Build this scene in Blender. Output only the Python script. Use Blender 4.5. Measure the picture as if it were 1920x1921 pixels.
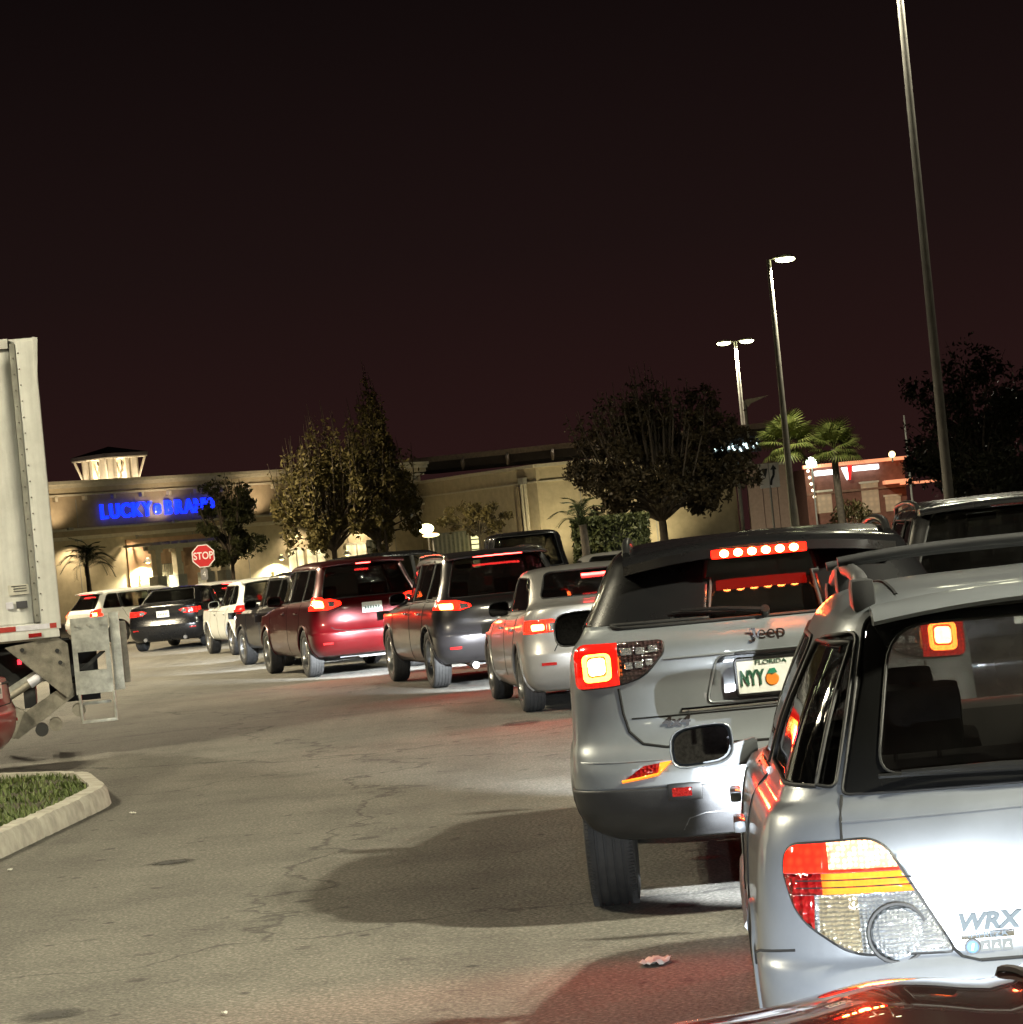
import bpy, bmesh, math, random
import numpy as np
from mathutils import Vector, Matrix
from mathutils.bvhtree import BVHTree

for _o in list(bpy.data.objects):
    bpy.data.objects.remove(_o, do_unlink=True)
SC = bpy.context.scene
COL = SC.collection
rad = math.radians

# ------------------------------------------------------------------ camera
FPX, EYE, ROLL, HORIZON = 5000.0, 1.7, rad(5.5), 1021.0
PITCH = math.atan((HORIZON - 960.5) * math.cos(ROLL) / FPX)
_f = Vector((0, math.cos(PITCH), math.sin(PITCH)))
_r0 = Vector((1, 0, 0))
_u0 = _r0.cross(_f)
CR = _r0 * math.cos(ROLL) - _u0 * math.sin(ROLL)
CU = _r0 * math.sin(ROLL) + _u0 * math.cos(ROLL)
cam_d = bpy.data.cameras.new('camera')
cam = bpy.data.objects.new('camera', cam_d)
COL.objects.link(cam)
cam.matrix_world = Matrix.Translation((0, 0, EYE)) @ Matrix((CR, CU, -_f)).transposed().to_4x4()
cam_d.sensor_width = 36.0
cam_d.lens = 36.0 * FPX / 1920.0
cam_d.clip_start = 0.05
cam_d.clip_end = 2000.0
SC.camera = cam

# ------------------------------------------------------------------ night sky, exposure
w = bpy.data.worlds.new('World')
SC.world = w
w.use_nodes = True
nt = w.node_tree
bg = nt.nodes['Background']
tc = nt.nodes.new('ShaderNodeTexCoord')
sep = nt.nodes.new('ShaderNodeSeparateXYZ')
ramp = nt.nodes.new('ShaderNodeValToRGB')
nt.links.new(tc.outputs['Generated'], sep.inputs[0])
nt.links.new(sep.outputs['Z'], ramp.inputs[0])
ramp.color_ramp.elements.new(0.11)
for _i, (_p, _c) in enumerate(((0.0, (0.0195, 0.0070, 0.0066)), (0.11, (0.0095, 0.0046, 0.0044)), (0.25, (0.0024, 0.0017, 0.0018)))):
    ramp.color_ramp.elements[_i].position = _p
    ramp.color_ramp.elements[_i].color = (*_c, 1)
nt.links.new(ramp.outputs[0], bg.inputs[0])
bg.inputs[1].default_value = 1.0
SC.view_settings.view_transform = 'Standard'
SC.view_settings.look = 'None'
SC.view_settings.exposure = 0.32
SC.view_settings.gamma = 1.0
SC.view_settings.use_curve_mapping = False
SC.render.engine = 'CYCLES'
cy = SC.cycles
cy.use_denoising = True
cy.max_bounces = 6
cy.transparent_max_bounces = 16
cy.glossy_bounces = 4
cy.diffuse_bounces = 2
cy.volume_bounces = 0
cy.transmission_bounces = 4
cy.sample_clamp_indirect = 4.0
cy.sample_clamp_direct = 0.0
cy.caustics_reflective = False
cy.caustics_refractive = False
cy.use_light_tree = True


def ray(px, py):
    return _f * FPX + CR * (px - 960.0) - CU * (py - 960.5)


def G(px, py, z=0.0):
    d = ray(px, py)
    t = (z - EYE) / d.z
    return Vector((d.x * t, d.y * t, z))


def P(px, py, dist):
    d = ray(px, py)
    t = dist / d.y
    return Vector((d.x * t, dist, EYE + d.z * t))


# ------------------------------------------------------------------ materials
MATS = {}


def nodes(name):
    m = bpy.data.materials.new(name)
    m.use_nodes = True
    n = m.node_tree
    b = n.nodes['Principled BSDF']
    return m, n, b


def setp(b, **k):
    for kk, v in k.items():
        kk = {'color': 'Base Color', 'rough': 'Roughness', 'metal': 'Metallic', 'coat': 'Coat Weight',
              'coat_rough': 'Coat Roughness', 'spec': 'Specular IOR Level', 'alpha': 'Alpha',
              'trans': 'Transmission Weight', 'ior': 'IOR', 'emit': 'Emission Color',
              'estr': 'Emission Strength'}.get(kk, kk)
        if isinstance(v, (tuple, list)) and len(v) == 3:
            v = (*v, 1)
        b.inputs[kk].default_value = v


def noise_node(n, scale, detail=4.0, rough=0.55, coord='Object', vec=None):
    t = n.nodes.new('ShaderNodeTexNoise')
    t.inputs['Scale'].default_value = scale
    t.inputs['Detail'].default_value = detail
    t.inputs['Roughness'].default_value = rough
    if vec is None:
        c = n.nodes.new('ShaderNodeTexCoord')
        vec = c.outputs[coord]
    n.links.new(vec, t.inputs['Vector'])
    return t


def ramp_node(n, src, stops):
    r = n.nodes.new('ShaderNodeValToRGB')
    e = r.color_ramp.elements
    while len(e) < len(stops):
        e.new(0.5)
    for i, (p, c) in enumerate(stops):
        e[i].position = p
        e[i].color = (*c, 1) if len(c) == 3 else c
    n.links.new(src, r.inputs[0])
    return r


def bump(n, b, src, strength=0.3, dist=0.01):
    bn = n.nodes.new('ShaderNodeBump')
    bn.inputs['Strength'].default_value = strength
    bn.inputs['Distance'].default_value = dist
    n.links.new(src, bn.inputs['Height'])
    n.links.new(bn.outputs[0], b.inputs['Normal'])
    return bn


def m_plain(name, color, rough=0.6, metal=0.0, var=0.25, scale=6.0, bump_s=0.0, **k):
    """matt surface with cloudy wear"""
    if name in MATS:
        return MATS[name]
    m, n, b = nodes(name)
    setp(b, rough=rough, metal=metal, **k)
    t = noise_node(n, scale, 6, 0.6)
    lo = tuple(c * (1 - var) for c in color)
    hi = tuple(min(1, c * (1 + var)) for c in color)
    r = ramp_node(n, t.outputs['Fac'], [(0.3, lo), (0.7, hi)])
    n.links.new(r.outputs[0], b.inputs['Base Color'])
    if bump_s:
        t2 = noise_node(n, scale * 12, 4, 0.6)
        bump(n, b, t2.outputs['Fac'], bump_s, 0.01)
    MATS[name] = m
    return m


def m_paint(name, color, metal=0.55, rough=0.33, dirt=0.18):
    if name in MATS:
        return MATS[name]
    m, n, b = nodes(name)
    setp(b, metal=metal, coat=0.7, coat_rough=0.05)
    t = noise_node(n, 2.2, 7, 0.65)
    lo = tuple(c * (1 - dirt) for c in color)
    r = ramp_node(n, t.outputs['Fac'], [(0.35, lo), (0.65, color)])
    n.links.new(r.outputs[0], b.inputs['Base Color'])
    mr = n.nodes.new('ShaderNodeMapRange')
    mr.inputs['To Min'].default_value = rough - 0.05
    mr.inputs['To Max'].default_value = rough + 0.1
    n.links.new(t.outputs['Fac'], mr.inputs['Value'])
    n.links.new(mr.outputs[0], b.inputs['Roughness'])
    # fine road film makes the coat a little uneven
    t2 = noise_node(n, 30, 5, 0.7)
    mr2 = n.nodes.new('ShaderNodeMapRange')
    mr2.inputs['To Min'].default_value = 0.02
    mr2.inputs['To Max'].default_value = 0.16
    n.links.new(t2.outputs['Fac'], mr2.inputs['Value'])
    n.links.new(mr2.outputs[0], b.inputs['Coat Roughness'])
    MATS[name] = m
    return m


def m_glass(name, tint=(0.3, 0.3, 0.3)):
    if name in MATS:
        return MATS[name]
    m = bpy.data.materials.new(name)
    m.use_nodes = True
    n = m.node_tree
    n.nodes.remove(n.nodes['Principled BSDF'])
    out = n.nodes['Material Output']
    tr = n.nodes.new('ShaderNodeBsdfTransparent')
    tr.inputs[0].default_value = (*tint, 1)
    gl = n.nodes.new('ShaderNodeBsdfGlossy')
    t = noise_node(n, 9, 6, 0.7)
    r = ramp_node(n, t.outputs['Fac'], [(0.35, (0.01,) * 3), (0.75, (0.07,) * 3)])
    n.links.new(r.outputs[0], gl.inputs['Roughness'])
    fr = n.nodes.new('ShaderNodeFresnel')
    # thin pane: same reflectance from both sides, no total internal reflection
    ge = n.nodes.new('ShaderNodeNewGeometry')
    mi = n.nodes.new('ShaderNodeMapRange')
    mi.inputs['To Min'].default_value = 1.45
    mi.inputs['To Max'].default_value = 1 / 1.45
    n.links.new(ge.outputs['Backfacing'], mi.inputs['Value'])
    n.links.new(mi.outputs[0], fr.inputs[0])
    mx = n.nodes.new('ShaderNodeMixShader')
    n.links.new(fr.outputs[0], mx.inputs[0])
    n.links.new(tr.outputs[0], mx.inputs[1])
    n.links.new(gl.outputs[0], mx.inputs[2])
    # a thin film of dust so the pane reads as a surface
    df = n.nodes.new('ShaderNodeBsdfDiffuse')
    df.inputs[0].default_value = (0.25, 0.24, 0.22, 1)
    mx2 = n.nodes.new('ShaderNodeMixShader')
    r2 = ramp_node(n, t.outputs['Fac'], [(0.3, (0.015,) * 3), (0.8, (0.06,) * 3)])
    n.links.new(r2.outputs[0], mx2.inputs[0])
    n.links.new(mx.outputs[0], mx2.inputs[1])
    tl = n.nodes.new('ShaderNodeBsdfTranslucent')
    tl.inputs[0].default_value = (0.5, 0.48, 0.45, 1)
    md = n.nodes.new('ShaderNodeMixShader')
    md.inputs[0].default_value = 0.85
    n.links.new(df.outputs[0], md.inputs[1])
    n.links.new(tl.outputs[0], md.inputs[2])
    n.links.new(md.outputs[0], mx2.inputs[2])
    n.links.new(mx2.outputs[0], out.inputs[0])
    MATS[name] = m
    return m


def m_emit(name, color, strength, base=(0.3, 0.02, 0.02), pattern=0.0, scale=60.0, rough=0.12):
    """lit lens: glossy shell, emission broken up by the optics behind it"""
    if name in MATS:
        return MATS[name]
    m, n, b = nodes(name)
    setp(b, color=base, rough=rough, coat=0.6)
    b.inputs['Emission Color'].default_value = (*color, 1)
    b.inputs['Emission Strength'].default_value = strength
    if pattern:
        c = n.nodes.new('ShaderNodeTexCoord')
        v = n.nodes.new('ShaderNodeTexVoronoi')
        v.inputs['Scale'].default_value = scale
        v.inputs['Randomness'].default_value = 0.25
        n.links.new(c.outputs['Object'], v.inputs['Vector'])
        mr = n.nodes.new('ShaderNodeMapRange')
        mr.inputs['From Max'].default_value = 0.6
        mr.inputs['To Min'].default_value = strength * (1 + pattern)
        mr.inputs['To Max'].default_value = strength * max(0.0, 1 - pattern)
        n.links.new(v.outputs['Distance'], mr.inputs['Value'])
        n.links.new(mr.outputs[0], b.inputs['Emission Strength'])
    m.cycles.emission_sampling = 'AUTO'
    MATS[name] = m
    return m


def m_lens(name, color, rough=0.08, scale=55.0, metal=0.6, bs=0.8):
    """unlit lamp lens: faceted reflector seen through coloured plastic"""
    if name in MATS:
        return MATS[name]
    m, n, b = nodes(name)
    setp(b, color=color, rough=rough, metal=metal, coat=1.0, coat_rough=0.03)
    c = n.nodes.new('ShaderNodeTexCoord')
    v = n.nodes.new('ShaderNodeTexVoronoi')
    v.inputs['Scale'].default_value = scale
    v.inputs['Randomness'].default_value = 0.3
    n.links.new(c.outputs['Object'], v.inputs['Vector'])
    bump(n, b, v.outputs['Distance'], bs, 0.02)
    MATS[name] = m
    return m


def m_leaf(name, c1, c2):
    if name in MATS:
        return MATS[name]
    m, n, b = nodes(name)
    setp(b, rough=0.55, spec=0.3)
    g = n.nodes.new('ShaderNodeNewGeometry')
    r = ramp_node(n, g.outputs['Random Per Island'], [(0.0, c1), (1.0, c2)])
    n.links.new(r.outputs[0], b.inputs['Base Color'])
    MATS[name] = m
    return m


# ------------------------------------------------------------------ object helpers
def link(name, me, mat=None, parent=None, smooth=None):
    o = bpy.data.objects.new(name, me)
    COL.objects.link(o)
    if mat is not None:
        ms = mat if isinstance(mat, (list, tuple)) else [mat]
        for x in ms:
            me.materials.append(x)
    if parent is not None:
        o.parent = parent
    if smooth is not None:
        me.polygons.foreach_set('use_smooth', [True] * len(me.polygons))
        me.set_sharp_from_angle(angle=rad(smooth))
    return o


def bm_obj(name, bm, mat=None, parent=None, smooth=None, recalc=True):
    if recalc:
        bmesh.ops.recalc_face_normals(bm, faces=bm.faces[:])
    me = bpy.data.meshes.new(name)
    bm.to_mesh(me)
    bm.free()
    return link(name, me, mat, parent, smooth)


def thing(name, label, cat, loc=(0, 0, 0), rz=0.0, group=None):
    o = bpy.data.objects.new(name, None)
    COL.objects.link(o)
    o.empty_display_size = 0.2
    o.location = loc
    o.rotation_euler = (0, 0, rz)
    tag(o, label, cat, group)
    return o


def tag(o, label=None, cat=None, group=None, kind=None):
    if label:
        o['label'] = label
    if cat:
        o['category'] = cat
    if group:
        o['group'] = group
    if kind:
        o['kind'] = kind
    return o


def struct(o):
    o['kind'] = 'structure'
    return o


def add_box(bm, c, s, rot=None, bevel=0.0):
    r = bmesh.ops.create_cube(bm, size=1.0)
    vs = r['verts']
    M = Matrix.Translation(c) @ (rot.to_4x4() if rot is not None else Matrix.Identity(4)) @ Matrix.Diagonal((*s, 1))
    bmesh.ops.transform(bm, matrix=M, verts=vs)
    if bevel:
        es = list({e for v in vs for e in v.link_edges})
        bmesh.ops.bevel(bm, geom=es, offset=bevel, segments=2, profile=0.7, affect='EDGES')
    return vs


def box(name, c, s, mat, parent=None, rot=None, bevel=0.0, smooth=None):
    bm = bmesh.new()
    add_box(bm, c, s, rot, bevel)
    return bm_obj(name, bm, mat, parent, smooth if smooth is not None else (40 if bevel else None))


def add_tube(bm, pts, r, seg=8, closed=False, caps=True):
    pts = [Vector(p) for p in pts]
    n = len(pts)
    rs = r if isinstance(r, (list, tuple)) else [r] * n
    rings = []
    prev = None
    for i, p in enumerate(pts):
        a = pts[(i - 1) % n] if (closed or i > 0) else p
        b = pts[(i + 1) % n] if (closed or i < n - 1) else p
        t = (b - a)
        if t.length < 1e-9:
            t = Vector((0, 0, 1))
        t.normalize()
        if prev is None:
            ref = Vector((0, 0, 1)) if abs(t.z) < 0.9 else Vector((1, 0, 0))
            u = t.cross(ref).normalized()
        else:
            u = (prev - t * prev.dot(t))
            u = u.normalized() if u.length > 1e-6 else t.orthogonal().normalized()
        prev = u
        v = t.cross(u)
        rings.append([bm.verts.new(p + (u * math.cos(k * 2 * math.pi / seg) + v * math.sin(k * 2 * math.pi / seg)) * rs[i])
                      for k in range(seg)])
    m = n if closed else n - 1
    for i in range(m):
        a, b = rings[i], rings[(i + 1) % n]
        for k in range(seg):
            bm.faces.new((a[k], a[(k + 1) % seg], b[(k + 1) % seg], b[k]))
    if caps and not closed:
        bm.faces.new(rings[0][::-1])
        bm.faces.new(rings[-1])


def tube(name, pts, r, mat, parent=None, seg=8, closed=False):
    bm = bmesh.new()
    add_tube(bm, pts, r, seg, closed)
    return bm_obj(name, bm, mat, parent, 50)


def add_prism(bm, outline, axis, a, b):
    """outline of 2D points extruded between a and b along axis 0/1/2 (others in order)"""
    def mk(p, t):
        v = [0, 0, 0]
        o = [i for i in range(3) if i != axis]
        v[o[0]], v[o[1]], v[axis] = p[0], p[1], t
        return v
    A = [bm.verts.new(mk(p, a)) for p in outline]
    B = [bm.verts.new(mk(p, b)) for p in outline]
    n = len(outline)
    bm.faces.new(A)
    bm.faces.new(B[::-1])
    for i in range(n):
        bm.faces.new((A[i], B[i], B[(i + 1) % n], A[(i + 1) % n]))


def prism(name, outline, axis, a, b, mat, parent=None, bevel=0.0):
    bm = bmesh.new()
    add_prism(bm, outline, axis, a, b)
    if bevel:
        bmesh.ops.bevel(bm, geom=bm.edges[:], offset=bevel, segments=2, affect='EDGES')
    return bm_obj(name, bm, mat, parent, 40 if bevel else None)


def add_lathe(bm, prof, axis='x', seg=48, closed=True):
    """profile (radius, along)"""
    rings = []
    for k in range(seg):
        a = 2 * math.pi * k / seg
        c, s = math.cos(a), math.sin(a)
        rings.append([bm.verts.new((h, r * c, r * s) if axis == 'x' else (r * c, r * s, h)) for r, h in prof])
    n = len(prof)
    for k in range(seg):
        A, B = rings[k], rings[(k + 1) % seg]
        for i in range(n if closed else n - 1):
            j = (i + 1) % n
            bm.faces.new((A[i], A[j], B[j], B[i]))


def roundpoly(pts, r, seg=5):
    """round the corners of a 2D polygon; r scalar or per corner"""
    n = len(pts)
    out = []
    for i in range(n):
        p0, p1, p2 = Vector(pts[i - 1]), Vector(pts[i]), Vector(pts[(i + 1) % n])
        rr = r[i] if isinstance(r, (list, tuple)) else r
        a, b = (p0 - p1), (p2 - p1)
        rr = min(rr, a.length * 0.49, b.length * 0.49)
        if rr < 1e-5:
            out.append(tuple(p1))
            continue
        A, B = p1 + a.normalized() * rr, p1 + b.normalized() * rr
        for k in range(seg + 1):
            t = k / seg
            q = A * (1 - t) ** 2 + p1 * 2 * t * (1 - t) + B * t * t
            out.append(tuple(q))
    return out


def text_mesh(body, size, extrude=0.004, shear=0.0, offset=0.0, bev=0.0, sx=1.0):
    cu = bpy.data.curves.new('lettering', 'FONT')
    cu.body = body
    cu.size = size
    cu.extrude = extrude
    cu.shear = shear
    cu.offset = offset
    cu.bevel_depth = bev
    cu.align_x = 'CENTER'
    cu.align_y = 'CENTER'
    o = bpy.data.objects.new('lettering_tmp', cu)
    COL.objects.link(o)
    dg = bpy.context.evaluated_depsgraph_get()
    dg.update()
    me = bpy.data.meshes.new_from_object(o.evaluated_get(dg))
    bpy.data.objects.remove(o, do_unlink=True)
    bpy.data.curves.remove(cu)
    if sx != 1.0:
        me.transform(Matrix.Diagonal((sx, 1, 1, 1)))
    me.materials.clear()
    return me


def basis(right, up, loc):
    right = Vector(right).normalized()
    up = Vector(up)
    up = (up - right * up.dot(right)).normalized()
    nrm = right.cross(up)
    return Matrix.Translation(loc) @ Matrix((right, up, nrm)).transposed().to_4x4()


def spot(name, loc, aim, power, size, blend, color, parent=None, radius=0.05):
    l = bpy.data.lights.new(name, 'SPOT')
    l.energy = power
    l.spot_size = size
    l.spot_blend = blend
    l.color = color
    l.shadow_soft_size = radius
    o = bpy.data.objects.new(name, l)
    COL.objects.link(o)
    if parent is not None:
        o.parent = parent
    o.location = loc
    d = (Vector(aim) - Vector(loc)).normalized()
    o.rotation_euler = d.to_track_quat('-Z', 'Y').to_euler()
    return o
# ------------------------------------------------------------------ shared materials
RUBBER = m_plain('tyre rubber', (0.028, 0.027, 0.026), 0.75, var=0.35, scale=14, bump_s=0.25)
BLACKP = m_plain('black plastic', (0.022, 0.022, 0.023), 0.5, var=0.3, scale=9, bump_s=0.12)
TRIM = m_plain('trim black', (0.012, 0.012, 0.012), 0.3, var=0.2)
SEAL = m_plain('rubber seal', (0.010, 0.010, 0.010), 0.6, var=0.2)
GAP = m_plain('panel gap', (0.006, 0.006, 0.006), 0.9, var=0.1)
LINING = m_plain('cabin lining', (0.03, 0.028, 0.026), 0.9, var=0.25)
SEATM = m_plain('seat cloth', (0.025, 0.024, 0.024), 0.9, var=0.35, scale=20, bump_s=0.2)
ALLOY = m_plain('alloy rim', (0.42, 0.42, 0.42), 0.28, 0.9, var=0.2, scale=12)
DARKALLOY = m_plain('dark alloy rim', (0.16, 0.16, 0.165), 0.3, 0.9, var=0.2, scale=12)
CHROME = m_plain('chrome', (0.75, 0.76, 0.77), 0.12, 1.0, var=0.06)
STEEL = m_plain('steel pipe', (0.35, 0.34, 0.33), 0.35, 0.9, var=0.3, scale=15)
REARG = m_glass('smoked rear glass', (0.60, 0.60, 0.60))
MIRRORG = m_plain('mirror glass', (0.10, 0.10, 0.11), 0.02, 1.0, var=0.5, scale=90)
CLEARG = m_glass('clear car glass', (0.82, 0.83, 0.82))
DARKG = m_glass('tinted car glass', (0.30, 0.30, 0.30))
PLATEW = m_plain('plate white', (0.72, 0.74, 0.70), 0.45, var=0.08, scale=30)
PLATEG = m_plain('plate green', (0.02, 0.09, 0.05), 0.5, var=0.1)
PLATEO = m_plain('plate orange', (0.75, 0.22, 0.02), 0.5, var=0.1)
BRAKE_CORE = m_emit('brake lamp core', (1.0, 0.11, 0.02), 80.0, (0.5, 0.02, 0.01), 0.45, 70)
BRAKE_BAR = m_emit('brake lamp bar', (1.0, 0.035, 0.03), 26.0, (0.5, 0.02, 0.01), 0.3, 90)
BRAKE_RED = m_emit('brake lamp lens', (1.0, 0.012, 0.004), 7.0, (0.35, 0.01, 0.008), 0.5, 55)
TAIL_DIM = m_emit('tail lamp lens', (1.0, 0.012, 0.006), 0.55, (0.35, 0.01, 0.008), 0.6, 45)
LENS_RED = m_lens('red lens', (0.28, 0.008, 0.008), metal=0.25)
LENS_AMBER = m_lens('amber lens', (0.85, 0.22, 0.02), metal=0.3, scale=80)
LENS_CLEAR = m_lens('clear lens', (0.78, 0.82, 0.86), metal=0.85, scale=100, bs=.55)
LENS_SMOKE = m_lens('smoked lens', (0.05, 0.03, 0.03), metal=0.3)
LAMP_W = m_emit('white bulb', (1.0, 0.97, 0.9), 6.0, (0.8, 0.8, 0.8))
REFLR = m_lens('red reflector', (0.75, 0.03, 0.03), metal=0.45, scale=160)


# ------------------------------------------------------------------ body surface
def pchip(K, sub):
    K = np.asarray(K, float)
    n = len(K)
    d = K[1:] - K[:-1]
    m = np.zeros_like(K)
    for i in range(1, n - 1):
        a, b = d[i - 1], d[i]
        ok = a * b > 0
        with np.errstate(divide='ignore', invalid='ignore'):
            h = 2 * a * b / (a + b)
        m[i] = np.where(ok, h, 0.0)
    m[0], m[-1] = d[0], d[-1]
    out = []
    for i in range(n - 1):
        for k in range(sub):
            t = k / sub
            h00, h10 = 2 * t**3 - 3 * t**2 + 1, t**3 - 2 * t**2 + t
            h01, h11 = -2 * t**3 + 3 * t**2, t**3 - t**2
            out.append(h00 * K[i] + h10 * m[i] + h01 * K[i + 1] + h11 * m[i + 1])
    out.append(K[-1])
    return np.array(out)


def resample(pts, n):
    pts = np.asarray(pts)
    s = np.concatenate([[0], np.cumsum(np.linalg.norm(np.diff(pts, axis=0), axis=1))])
    if s[-1] < 1e-9:
        return np.repeat(pts[:1], n, axis=0)
    q = np.linspace(0, s[-1], n)
    return np.stack([np.interp(q, s, pts[:, 0]), np.interp(q, s, pts[:, 1])], axis=1)


def key(yr, yf, z, wd, cr=0.34, nr=3.4, cf=0.6, nf=2.6):
    if not isinstance(z, (tuple, list)):
        z = (z,) * 4
    if not isinstance(wd, (tuple, list)):
        wd = (wd,) * 3
    return [yr, yf, *z, *wd, cr, nr, cf, nf]


def body_bm(keys, sub=5, NR=24, NS=26, NF=14):
    D = pchip(keys, sub)
    rings = []
    for r in D:
        yr, yf, z0, z1, z2, z3, wr, wm, wf, cr, nr, cf, nf = r
        L = max(yf - yr, 1e-3)

        def wat(y):
            f = np.clip((y - yr) / L, 0, 1)
            return np.interp(f, [0, 0.25, 0.5, 0.75, 1], [wr, (wr + wm) / 2 + 0.25 * (wm - wr) * 0.8, wm, (wf + wm) / 2 + 0.25 * (wm - wf) * 0.8, wf])
        a = np.linspace(0, math.pi / 2, 120)
        rx = np.sin(a) ** (2 / nr)
        ry = yr + cr * (1 - np.cos(a) ** (2 / nr))
        A = resample(np.stack([rx * max(wm, .02), ry], 1), NR)
        y1, y2 = yr + cr, yf - cf
        S = np.stack([np.full(NS, max(wm, .02)), np.linspace(y1, y2, NS)], 1)
        fx = np.sin(a) ** (2 / nf)
        fy = yf - cf * (1 - np.cos(a) ** (2 / nf))
        F = resample(np.stack([fx * max(wm, .02), fy], 1)[::-1], NF)
        pl = np.concatenate([A[:-1], S, F[1:]])
        xs = pl[:, 0] / max(wm, .02) * np.array([wat(y) for y in pl[:, 1]])
        f = np.clip((pl[:, 1] - yr) / L, 0, 1)
        zs = np.interp(f, np.linspace(0, 1, 13), pchip([[z0], [z1], [z2], [z3]], 4)[:, 0])
        rings.append(np.stack([xs, pl[:, 1], zs], 1))
    bm = bmesh.new()
    for sgn in (1, -1):
        V = [[bm.verts.new((p[0] * sgn, p[1], p[2])) for p in rg] for rg in rings]
        for i in range(len(V) - 1):
            for j in range(len(V[0]) - 1):
                q = (V[i][j], V[i][j + 1], V[i + 1][j + 1], V[i + 1][j])
                bm.faces.new(q if sgn > 0 else q[::-1])
    bmesh.ops.remove_doubles(bm, verts=bm.verts[:], dist=2e-4)
    bmesh.ops.dissolve_degenerate(bm, edges=bm.edges[:], dist=1e-5)
    bm.normal_update()
    return bm


DIRS = {'rear': Vector((0, -1, 0)), 'left': Vector((-1, 0, 0)), 'right': Vector((1, 0, 0)), 'front': Vector((0, 1, 0)),
        'top': Vector((0, 0, 1))}


def to2(p, axis):
    return (p.x, p.z) if axis in ('rear', 'front') else ((p.y, p.z) if axis in ('left', 'right') else (p.x, p.y))


def cut(bm, outline, axis, minn=0.12, cond=None, keep=False):
    """cut the convex outline out of the surface that faces `axis`; returns the piece as its own bmesh"""
    ar = sum(outline[i - 1][0] * outline[i][1] - outline[i][0] * outline[i - 1][1] for i in range(len(outline)))
    if ar < 0:
        outline = outline[::-1]
    d = DIRS[axis]
    x0, x1 = min(p[0] for p in outline), max(p[0] for p in outline)
    z0, z1 = min(p[1] for p in outline), max(p[1] for p in outline)
    cand = []
    bm.normal_update()
    for f in bm.faces:
        if f.normal.dot(d) < minn:
            continue
        if cond and not cond(f.calc_center_median()):
            continue
        q = [to2(v.co, axis) for v in f.verts]
        if max(p[0] for p in q) < x0 or min(p[0] for p in q) > x1 or max(p[1] for p in q) < z0 or min(p[1] for p in q) > z1:
            continue
        cand.append(f)
    n = len(outline)
    for i in range(n):
        a, b = outline[i], outline[(i + 1) % n]
        e = (b[0] - a[0], b[1] - a[1])
        l = math.hypot(*e)
        if l < 1e-7:
            continue
        nn = (-e[1] / l, e[0] / l)     # inward normal for CCW
        if axis in ('rear', 'front'):
            co, no = Vector((a[0], 0, a[1])), Vector((nn[0], 0, nn[1]))
        elif axis in ('left', 'right'):
            co, no = Vector((0, a[0], a[1])), Vector((0, nn[0], nn[1]))
        else:
            co, no = Vector((a[0], a[1], 0)), Vector((nn[0], nn[1], 0))
        geom = list({x for f in cand for x in list(f.verts) + list(f.edges)}) + cand
        if not cand:
            break
        r = bmesh.ops.bisect_plane(bm, geom=geom, dist=1e-6, plane_co=co, plane_no=no)
        cand = [f for f in r['geom'] if isinstance(f, bmesh.types.BMFace) and f.is_valid
                and (f.calc_center_median() - co).dot(no) > 0]
    pb = bmesh.new()
    vm = {}
    for f in cand:
        vs = []
        for v in f.verts:
            if v not in vm:
                vm[v] = pb.verts.new(v.co)
            vs.append(vm[v])
        try:
            pb.faces.new(vs)
        except ValueError:
            pass
    pb.normal_update()
    if not keep and cand:
        bmesh.ops.delete(bm, geom=cand, context='FACES')
    return pb


def loops_of(bm):
    es = [e for e in bm.edges if len(e.link_faces) == 1]
    nxt = {}
    for e in es:
        for v in e.verts:
            nxt.setdefault(v, []).append(e)
    seen = set()
    out = []
    for e in es:
        if e in seen:
            continue
        seen.add(e)
        st, cur = e.verts[0], e.verts[1]
        lp = [st.co.copy(), cur.co.copy()]
        while cur != st:
            ne = [x for x in nxt[cur] if x not in seen]
            if not ne:
                break
            seen.add(ne[0])
            cur = ne[0].other_vert(cur)
            lp.append(cur.co.copy())
        out.append(lp[:-1] if (lp[0] - lp[-1]).length < 1e-6 else lp)
    return out


def seal_of(pb, r, name, mat, parent, seg=6):
    o = None
    for lp in loops_of(pb):
        pts = [lp[0]]
        for p in lp[1:]:
            if (p - pts[-1]).length > 0.004:
                pts.append(p)
        if len(pts) > 3 and (pts[0] - pts[-1]).length < 0.004:
            pts.pop()
        if len(pts) > 8:
            bm = bmesh.new()
            add_tube(bm, pts, r, seg, True)
            o = bm_obj(name, bm, mat, parent, 60)
    return o


def piece(pb, name, mat, parent, off=0.0, thick=0.006, smooth=35):
    if not pb.faces:
        pb.free()
        return None
    if off:
        pb.normal_update()
        for v in pb.verts:
            v.co += v.normal * off
    # each island of the cut becomes an object of its own
    todo = set(pb.faces)
    isl = []
    while todo:
        st = [todo.pop()]
        grp = []
        while st:
            f = st.pop()
            grp.append(f)
            for e in f.edges:
                for g in e.link_faces:
                    if g in todo:
                        todo.discard(g)
                        st.append(g)
        isl.append((sum(f.calc_area() for f in grp), grp))
    isl.sort(key=lambda t: -t[0])
    first = None
    for k, (area, grp) in enumerate(isl):
        if k and area < 2e-4:
            continue
        nb = bmesh.new()
        vm = {}
        for f in grp:
            vs = []
            for v in f.verts:
                if v not in vm:
                    vm[v] = nb.verts.new(v.co)
                vs.append(vm[v])
            nb.faces.new(vs)
        nb.normal_update()
        o = bm_obj(name, nb, mat, parent, smooth, recalc=False)
        if thick:
            md = o.modifiers.new('thickness', 'SOLIDIFY')
            md.thickness = thick
            md.offset = -1
        first = first or o
    pb.free()
    return first


def mirror2(outline):
    return [(-x, z) for x, z in outline]


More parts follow.
